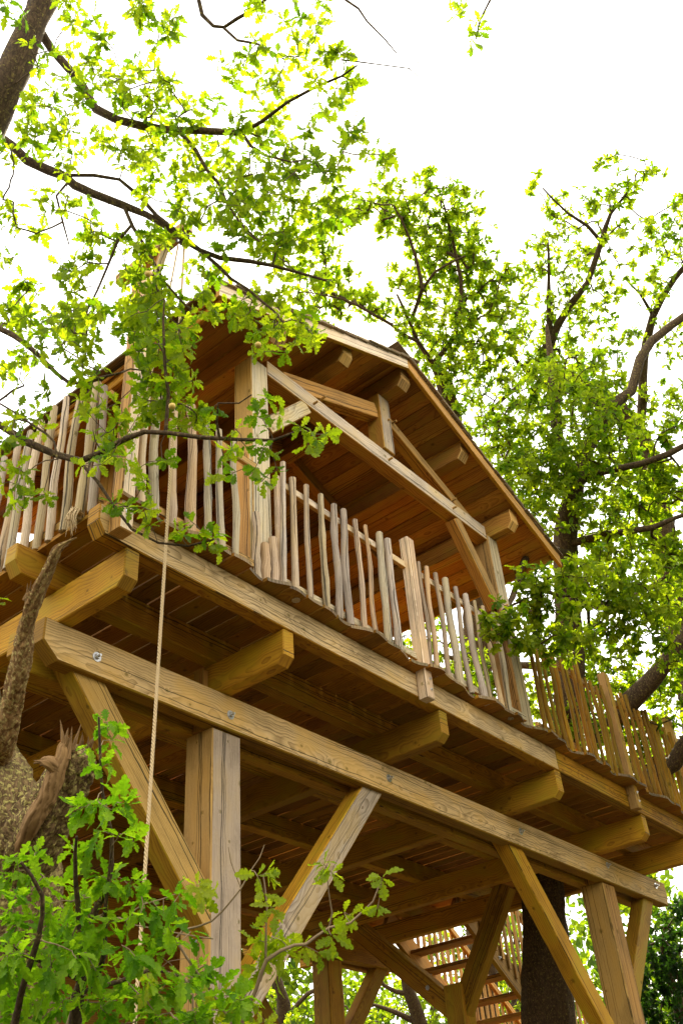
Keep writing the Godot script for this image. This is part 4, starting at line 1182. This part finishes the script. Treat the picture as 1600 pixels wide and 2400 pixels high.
	ac.append_array([7.73,8.78,-2.651,0.508,7.349,7.883,-2.408,0.465,7.532,8.403,-3.043,0.364,8.233,8.258,-2.584,0.415,7.347,8.169,-3.244,0.313,7.564,7.748,-2.802,0.39,7.319,7.654,-3.178,0.345,8.54,8.029,-2.495,0.369,7.578,7.442,-3.029,0.344,7.831,7.35,-2.609,0.383,8.731,7.843,-2.288,0.274,9.072,7.64,-2.761,0.424,7.399,7.137,-3.238,0.253,8.357,7.336,-2.987,0.359,8.593,7.336,-3.425,0.371,8.434,8.256,-1.981,0.227,7.839,6.762,-4.919,0.321,7.789,6.276,-4.522,0.349,8.668,6.457,-4.692,0.329,8.834,6.137,-4.368,0.321,8.736,6.208,-3.979,0.315,8.648,5.637,-3.813,0.343,9.27,5.547,-3.679,0.353,9.965,5.48,-3.595,0.32,7.35,6.587,-5.086,0.222,7.494,6.8,-4.608,0.178,9.355,6.26,-3.281,0.363,9.146,6.079,-3.524,0.314,9.732,6.003,-3.187,0.273,8.892,6.467,-3.593,0.362,10.533,4.869,-3.936,0.232,10.233,4.491,-4.101,0.179,9.519,7.066,-2.778,0.375,7.014,8.213,-3.182,0.263,7.013,7.628,-3.346,0.213,7.457,7.889,-2.957,0.35,7.196,8.397,-2.197,0.342,8.278,8.531,-2.381,0.325,6.82,8.311,-2.636,0.297,8.545,7.984,-2.209,0.272,8.074,7.697,-2.998,0.315,8.717,7.851,-2.631,0.325,8.197,6.948,-2.904,0.302,7.917,7.965,-3.641,0.233,8.707,7.076,-2.449,0.308,9.73,6.379,-2.977,0.277,9.175,5.675,-3.451,0.306,10.246,5.71,-3.458,0.281,8.832,5.992,-3.58,0.263,7.949,8.141,-1.65,0.258,8.55,7.621,-2.075,0.265,8.52,6.899,-2.276,0.256,7.408,8.406,-3.671,0.186])
	ac.append_array([5.918,5.295,-3.053,0.131,5.913,5.164,-2.923,0.128,6.395,5.291,-2.957,0.135,6.73,5.807,-2.354,0.314,6.743,5.586,-2.044,0.269,6.164,5.682,-2.812,0.272,5.784,5.318,-2.887,0.192,6.427,5.503,-2.693,0.306,7.103,5.567,-2.568,0.322,7.311,5.445,-2.275,0.248,6.646,5.426,-2.954,0.209,5.825,5.267,-3.077,0.13,6.548,5.627,-3.138,0.213,6.763,5.798,-2.57,0.212,6.073,5.638,-2.387,0.196,6.837,5.589,-2.312,0.242,6.208,5.157,-2.542,0.193])
	grow(host, [
	[9.755,2.552,-5.451,0.27,9.507,3.229,-5.178,0.244,9.323,3.788,-4.969,0.218,9.123,4.362,-4.763,0.193,8.95,5.011,-4.427,0.167,8.62,6.085,-3.764,0.141,8.057,7.323,-3.204,0.115,7.94,7.885,-2.904,0.089,7.81,8.203,-2.925,0.064,7.421,9.054,-2.622,0.038,7.296,9.475,-2.508,0.012],
	[8.088,7.224,-3.246,0.055,8.05,7.239,-3.12,0.046,8.144,7.24,-2.84,0.037,8.377,7.225,-2.394,0.029,8.495,7.279,-2.013,0.02],
	[7.923,7.808,-2.938,0.05,7.878,7.791,-2.812,0.045,7.906,7.784,-2.575,0.04,8.046,7.764,-2.206,0.035,8.19,7.843,-1.709,0.03],
	[8.618,5.836,-3.872,0.11,8.874,5.578,-3.708,0.106,8.855,5.705,-3.425,0.101,8.813,5.742,-3.285,0.097,8.793,5.868,-3.004,0.093,8.743,5.964,-2.802,0.089,8.701,6.088,-2.554,0.084,8.626,6.256,-2.293,0.08],
	[8.831,5.117,-4.284,0.08,9.115,5.065,-3.87,0.08,9.24,5.125,-3.525,0.08,9.266,5.166,-3.336,0.08,9.275,5.201,-3.175,0.08,9.223,5.293,-3.025,0.08,9.192,5.475,-2.733,0.08],
	[8.02,7.833,-2.986,0.07,7.962,8.565,-2.353,0.065,8.122,8.765,-2.097,0.06,8.111,9.107,-1.891,0.055,8.183,9.323,-1.733,0.05,8.385,9.613,-1.309,0.045],
	[8.055,7.13,-3.199,0.05,7.277,6.818,-3.234,0.037,6.815,6.125,-3.328,0.025,6.284,5.594,-3.312,0.012],
	[8.201,6.786,-3.438,0.05,8.182,6.523,-3.1,0.038,8.074,6.397,-2.707,0.027,7.904,6.361,-2.284,0.015],
	[8.673,6.321,-3.814,0.05,8.638,6.435,-4.133,0.041,8.506,6.559,-4.568,0.033,8.322,6.76,-4.976,0.024,8.125,6.964,-5.395,0.015],
	[8.12,7.368,-3.23,0.03,7.598,7.909,-3.242,0.02,7.368,8.034,-3.39,0.01]], ac, oh)
	# unseen boughs out of view on the right, added to shade that end of the platform
	var of2 := oh.duplicate()
	of2.erase("fissure")
	of2.merge({"per": 150.0, "leaf": [0.09, 0.14], "single": 0, "trunk": false}, true)
	grow(host, [	[8.626,6.256,-2.293,0.08,9.3,7.2,-1.2,0.07,9.8,7.6,0.3,0.05,10.4,7.8,1.8,0.02],
	[9.192,5.475,-2.733,0.08,9.6,5.8,-1.2,0.07,10.6,6.2,0.2,0.05,11.4,6.4,1.5,0.02],
	[9.3,7.2,-1.2,0.04,8.3,8.2,-0.4,0.03,7.6,8.6,0.6,0.015]], [12.455,7.969,1.554,0.7,9.194,5.401,1.089,0.7,10.4,7.776,0.443,0.7,12.002,5.681,1.307,0.7,8.946,6.313,1.846,0.7,7.715,6.462,2.036,0.7,8.367,5.662,-1.173,0.7,7.767,4.519,2.055,0.7,9.775,4.96,0.275,0.7,10.407,4.38,0.639,0.7,11.926,5.045,-0.143,0.7,10.944,5.966,-0.905,0.7,9.521,9.085,0.65,0.7,11.412,8.674,0.036,0.7,11.708,5.747,-0.195,0.7,8.112,8.899,0.542,0.7,9.419,8.785,0.6,0.7,12.61,7.749,-0.228,0.7,7.675,6.733,-0.78,0.7,10.64,4.924,0.104,0.7,8.817,7.62,2.544,0.7,12.892,6.467,0.069,0.7,12.172,5.859,1.537,0.7,10.381,8.283,-0.883,0.7,8.615,6.83,0.969,0.7,8.924,6.302,2.76,0.7,12.62,6.608,2.218,0.7,9.626,5.498,-1.155,0.7,8.946,8.668,2.939,0.7,8.513,7.065,-0.938,0.7,11.5,8.746,1.363,0.7,12.562,8.654,1.183,0.7,9.119,5.268,2.147,0.7,8.986,5.443,-0.142,0.7,7.48,8.509,1.402,0.7,8.825,6.333,2.588,0.7,8.282,6.314,-1.14,0.7,11.448,7.703,0.794,0.7,12.494,6.159,0.682,0.7,9.376,4.339,2.835,0.7,8.692,7.029,-1.034,0.7,9.022,4.694,1.909,0.7,7.548,8.157,1.828,0.7,9.48,5.514,-0.262,0.7,10.141,7.793,-0.001,0.7,10.759,4.94,-1.103,0.7,12.736,7.866,0.769,0.7,8.559,8.758,1.556,0.7,7.59,5.681,-0.584,0.7,9.119,7.09,0.095,0.7,12.891,4.304,0.232,0.7,7.948,7.223,0.401,0.7,12.236,5.972,-0.744,0.7,10.424,7.151,2.453,0.7,12.871,4.352,2.045,0.7,12.479,5.887,3.107,0.7,10.993,8.816,1.271,0.7,11.958,8.568,2.667,0.7,9.938,9,1.833,0.7,8.977,5.355,0.687,0.7,10.49,5.911,-0.271,0.7,8.658,4.959,0.473,0.7,12.835,6.887,0.695,0.7,11.62,7.861,2.863,0.7,7.84,7.002,2.35,0.7,10.494,5.396,2.773,0.7,12.444,8.595,-0.293,0.7,10.418,6.745,1.664,0.7,9.954,8.072,2.508,0.7,8.525,7.12,0.831,0.7,11.329,4.241,1.265,0.7,11.226,9.019,-0.915,0.7,8.353,6.882,2.939,0.7,12.456,9.103,1.594,0.7,7.512,6.811,0.839,0.7,8.714,4.691,1.898,0.7,8.646,4.207,1.156,0.7,11.839,5.346,2.34,0.7,8.767,8.324,1.562,0.7,11.816,4.861,0.993,0.7,8.1,4.956,3.002,0.7,9.504,4.278,1.816,0.7,11.673,4.384,-0.369,0.7,8.7,6.38,-0.282,0.7,10.516,6.092,2.873,0.7,9.567,5.608,-0.912,0.7,11.87,5.072,-0.71,0.7,10.261,7.539,2.915,0.7,9.932,5.987,2.204,0.7,11.491,5.756,1.258,0.7,11.159,4.412,-0.218,0.7,11.683,5.16,1.764,0.7,12.327,7.49,-1.213,0.7], of2)
	var bt := thing("background_oak", "airy tall oak behind the others at upper right, its crown against white sky", "tree", Vector3(16, 0, -6))
	var ob := oh.duplicate()
	ob.merge({"per": 230.0, "leaf": [0.055, 0.095], "seg": 0.2, "tip_r": 0.004}, true)
	grow(bt, [
	[16.143,2.849,-6.194,0.28,13.737,6.736,-4.287,0.236,11.989,9.141,-3.373,0.192,10.82,10.551,-2.942,0.148,9.655,11.225,-3.428,0.104,9.432,11.437,-3.25,0.06],
	[9.432,11.437,-3.25,0.06,9.326,11.76,-2.81,0.052,9.294,11.918,-2.481,0.044,9.122,12.267,-2.098,0.036,8.973,12.516,-1.807,0.028,8.937,12.622,-1.55,0.02,8.887,12.705,-1.339,0.012],
	[9.075,12.249,-2.078,0.03,8.825,12.372,-2.115,0.023,8.538,12.472,-2.232,0.017,8.128,12.711,-2.335,0.01],
	[9.432,11.437,-3.25,0.04,9.113,11.858,-3.004,0.031,8.91,12.101,-2.83,0.021,8.663,12.402,-2.639,0.012],
	[11.08,10.416,-2.975,0.07,10.674,11.032,-2.572,0.064,10.389,11.449,-2.259,0.058,10.232,11.669,-2.024,0.052,10.141,11.839,-1.765,0.046,10.106,12.093,-1.326,0.04],
	[10.187,11.624,-2.015,0.025,9.913,11.833,-2.012,0.018,9.624,11.998,-2.083,0.01],
	[10.281,10.802,-3.131,0.05,9.483,11.076,-3.635,0.033,8.948,11.407,-3.721,0.015],
	[9.432,11.437,-3.25,0.04,9.397,10.971,-3.812,0.032,9.261,10.694,-4.27,0.023,9.264,10.493,-4.451,0.015]], [8.755,12.604,-1.545,0.341,8.961,12.988,-2.009,0.356,9.012,12.806,-1.177,0.258,9.725,12.325,-1.4,0.409,9.058,11.938,-1.689,0.394,9.389,12.564,-2.346,0.421,8.746,13.111,-2.473,0.24,8.422,12.021,-2.466,0.338,9.029,12.499,-2.984,0.362,8.892,11.553,-2.649,0.454,9.36,11.627,-2.24,0.344,10.006,11.831,-1.8,0.353,9.46,11.81,-3.252,0.482,9.82,11.563,-2.895,0.539,9.592,10.861,-2.309,0.281,10.318,11.201,-2.001,0.351,9.141,11.217,-3.604,0.41,9.532,10.948,-3.285,0.466,8.958,11.719,-3.665,0.298,9.153,10.607,-3.539,0.341,10.763,10.769,-2.461,0.298,10.222,9.924,-2.691,0.225,9.863,10.514,-2.664,0.227,8.795,10.61,-3.916,0.34,9.014,10.391,-4.305,0.345,9.617,10.242,-4.446,0.296,8.707,13.162,-1.566,0.175,8.411,13.293,-2.512,0.179,9.46,12.482,-1.045,0.287], ob)
	var ct := thing("background_oak", "oak behind the cabin roof with its crown beside the sun", "tree", Vector3(11, 0, -8))
	var oc := ob.duplicate()
	oc.merge({"per": 300.0}, true)
	grow(ct, [
	[13.898,3.083,-8.871,0.22,11.061,7.876,-6.19,0.186,9.762,9.693,-5.212,0.152,8.747,10.89,-4.636,0.118,8.436,10.988,-4.509,0.084,8.203,10.938,-4.463,0.05],
	[8.203,10.938,-4.463,0.04,8.173,11.121,-4.064,0.033,7.946,11.452,-3.742,0.026,7.477,12.002,-3.463,0.019,7.158,12.279,-3.331,0.012],
	[8.203,10.938,-4.463,0.04,7.86,11.093,-4.445,0.031,7.546,11.27,-4.361,0.023,7.266,11.397,-4.294,0.014],
	[7.659,11.229,-4.402,0.03,7.506,11.506,-4.048,0.024,7.456,11.597,-3.792,0.018,7.559,11.653,-3.377,0.012],
	[7.82,11.044,-4.422,0.025,7.246,11.247,-4.649,0.02,6.793,11.349,-4.842,0.015,6.523,11.307,-4.975,0.01],
	[7.447,11.428,-4.016,0.025,7.008,11.875,-3.828,0.018,6.626,12.153,-3.777,0.01]], [7.024,13.001,-4.126,0.292,6.897,12.425,-3.67,0.334,7.417,13.099,-3.598,0.352,7.829,13.123,-3.377,0.297,8.089,12.791,-3.467,0.357,7.512,12.213,-3.66,0.398,7.374,12.435,-3.953,0.259,8.05,12.147,-3.836,0.468,8.212,11.993,-3.481,0.347,8.397,11.707,-3.795,0.407,7.642,11.021,-3.94,0.382,8.254,11.552,-3.12,0.336,8.139,11.074,-3.275,0.274,8.249,11.503,-4.585,0.353,8.193,10.958,-4.133,0.395,8.726,11.065,-4.06,0.29,7.477,11.549,-4.048,0.223,6.56,12.538,-4.248,0.225,6.271,12.037,-4.415,0.218,6.978,11.536,-4.98,0.225,7.694,12.006,-4.918,0.238,7.397,11.268,-4.411,0.222,6.737,11.648,-5.062,0.224,7.167,11.985,-5.564,0.237,8.132,10.23,-4.277,0.273,7.876,10.534,-4.317,0.219,8.366,10.839,-4.695,0.231,9.007,10.865,-4.425,0.295,7.402,10.857,-4.398,0.218,6.682,12.26,-5.432,0.233,6.885,12.483,-5.05,0.176,6.3,11.941,-4.663,0.274,7.024,12.088,-4.97,0.289,7.442,11.894,-4.293,0.285,6.995,12.466,-4.094,0.285,7.558,12.137,-4.948,0.267,6.335,12.142,-4.175,0.272,6.525,11.514,-5.331,0.223,7.21,11.734,-5.309,0.233,8.432,10.972,-3.68,0.337,8.072,11.089,-3.891,0.335,8.476,11.759,-3.559,0.29,7.824,12.495,-4.056,0.355,7.33,12.262,-3.318,0.334,7.904,12.007,-3.412,0.284,6.955,12.227,-3.88,0.279,8.669,10.788,-3.734,0.282,7.803,11.825,-4.14,0.288,9.101,10.456,-4.56,0.234,8.148,10.467,-4.049,0.274], oc)
	build_woodland()
	var dt := thing("background_trees", "distant trees seen through the timbers under the platform", "trees", Vector3(13, 0, -12))
	dt.set_meta("kind", "stuff")
	var od := ob.duplicate()
	od.erase("fissure")
	od.merge({"per": 220.0, "single": 0, "trunk": false}, true)
	grow(dt, [
	[13.89,3.293,-12.781,0.14,13.189,4.629,-12.031,0.113,12.955,5.021,-11.846,0.087,12.685,5.365,-11.773,0.06],
	[13.612,3.125,-11.278,0.13,12.892,4.384,-10.65,0.12,12.58,4.91,-10.402,0.11,12.341,5.33,-10.191,0.1],
	[14.498,3.033,-10.221,0.16,13.714,4.299,-9.669,0.127,13.411,4.676,-9.596,0.093,13.15,5.048,-9.474,0.06],
	[13.714,4.299,-9.669,0.05,13.355,4.484,-9.911,0.035,13.004,4.619,-10.207,0.02],
	[13.411,4.676,-9.596,0.04,13.102,4.807,-9.842,0.03,12.862,5.029,-9.88,0.02],
	[17.1,3.154,-10.785,0.12,16.571,4.551,-9.732,0.09,15.978,5.731,-9.034,0.06],
	[13.189,4.629,-12.031,0.05,13.225,4.993,-11.524,0.035,13.405,5.132,-11.112,0.02]], [13.348,5.142,-12.303,0.218,14.041,5.017,-13.161,0.228,14.558,5.161,-12.903,0.232,12.448,4.437,-11.221,0.198,13.391,4.955,-11.206,0.21,15.477,5.317,-12.034,0.235,14.664,4.732,-11.07,0.29,14.145,4.936,-10.284,0.21,15.076,4.766,-10.645,0.437,13.813,5.089,-9.926,0.137,15.721,5.328,-10.754,0.306,14.045,4.547,-11.056,0.281,14.73,5.567,-10.095,0.292,13.439,5.32,-8.786,0.329,15.453,6.072,-9.341,0.448,14.706,5.14,-8.61,0.411,16.914,5.145,-10.192,0.469,15.746,4.502,-9.06,0.424,15.946,5.368,-10.068,0.379,16.204,4.783,-10.528,0.379,17.776,5.173,-8.627,0.232,15.748,4.278,-7.689,0.269], od)
	var et := thing("laurel_bush", "dense dark evergreen bush in the lower right corner", "bush", Vector3(11, 0, -5))
	var oe := oh.duplicate()
	oe.merge({"per": 420.0, "low": Color(0.02, 0.06, 0.012), "high": Color(0.035, 0.09, 0.02), "single": 0}, true)
	grow(et, [
	[12.519,2.454,-5.244,0.1,11.96,3.38,-4.821,0.077,11.66,3.773,-4.724,0.053,11.391,4.163,-4.591,0.03]], [11.669,4.304,-4.627,0.297,11.196,3.813,-4.754,0.283,11.302,3.771,-4.46,0.28,11.472,3.508,-5.076,0.287,11.632,3.436,-4.81,0.332,11.373,4.463,-4.287,0.193,11.221,3.771,-4.985,0.143,11.28,3.979,-4.644,0.285], oe)

# ------------------------------------------------------------------ woodland round the clearing
func build_woodland():
	var root := thing("woodland", "far belt of woodland around the clearing, seen under the platform", "woodland", Vector3(0, 0, 0))
	root.set_meta("kind", "stuff")
	# one leafy clump, many times
	var st := new_st()
	for k in 46:
		var p := Vector3(rng.randfn(), rng.randfn(), rng.randfn()) * 0.34
		var ax := Vector3(rng.randfn(), rng.randfn() - 0.4, rng.randfn()).normalized()
		var b := frame_at(ax)
		var s := rng.randf_range(0.13, 0.22)
		var q := [p, p + (ax * 0.35 + b.x * 0.26) * s, p + (ax * 0.75 + b.x * 0.30 + b.z * 0.1) * s, p + ax * s, p + (ax * 0.7 - b.x * 0.30 + b.z * 0.1) * s, p + (ax * 0.32 - b.x * 0.24) * s]
		for t in [[0, 1, 2], [0, 2, 3], [0, 3, 4], [0, 4, 5]]:
			var n: Vector3 = (q[t[1]] - q[t[0]]).cross(q[t[2]] - q[t[0]]).normalized()
			tri(st, [q[t[0]], q[t[1]], q[t[2]]], n, [Vector2(0.1, 0.5), Vector2(0.5, 0.3), Vector2(0.7, 0.7)])
	var clump := st.commit()
	var spots := []
	var trunks := new_st()
	for k in 64:
		var a := TAU * (k + rng.randf_range(-0.3, 0.3)) / 64.0
		var d := rng.randf_range(21.0, 29.0)
		var h := rng.randf_range(5.0, 8.5)
		if sin(a) < 0.1:   # thicker and nearer behind the tree house
			d = rng.randf_range(17.0, 26.0)
			h += 2.6
		var c := Vector3(cos(a) * d + 4.0, 0, sin(a) * d - 3.0)
		tube_into(trunks, PackedVector3Array([c, c + Vector3(0.1, h * 0.5, 0), c + Vector3(0, h * 0.9, 0.2)]), PackedFloat32Array([0.22, 0.15, 0.04]), 8)
		for i in 80:
			var v := Vector3(rng.randfn(), rng.randfn(), rng.randfn()).normalized() * pow(rng.randf(), 0.4)
			spots.append([c + Vector3(v.x * 1.9, h * 0.55 + v.y * h * 0.45, v.z * 1.9), rng.randf()])
		for i in 16:   # undergrowth
			spots.append([c + Vector3(rng.randf_range(-1.6, 1.6), rng.randf_range(0.2, 2.2), rng.randf_range(-1.6, 1.6)), rng.randf() * 0.6])
	var tm := trunks.commit()
	tm.surface_set_material(0, M.bark)
	var tp := part("trunks", tm, root)
	tp.set_meta("kind", "stuff")
	var mm := MultiMesh.new()
	mm.transform_format = MultiMesh.TRANSFORM_3D
	mm.use_colors = true
	mm.mesh = clump
	mm.instance_count = spots.size()
	for i in spots.size():
		var bas := Basis(Vector3(rng.randfn(), rng.randfn(), rng.randfn()).normalized(), rng.randf() * TAU).scaled(Vector3.ONE * rng.randf_range(0.8, 1.5))
		mm.set_instance_transform(i, Transform3D(bas, spots[i][0]))
		mm.set_instance_color(i, Color(0.07, 0.15, 0.012).lerp(Color(0.24, 0.34, 0.02), spots[i][1]))
	var mi := MultiMeshInstance3D.new()
	mi.name = "foliage"
	mi.multimesh = mm
	mi.material_override = M.leaf_mass
	mi.set_meta("kind", "stuff")
	root.add_child(mi, true)
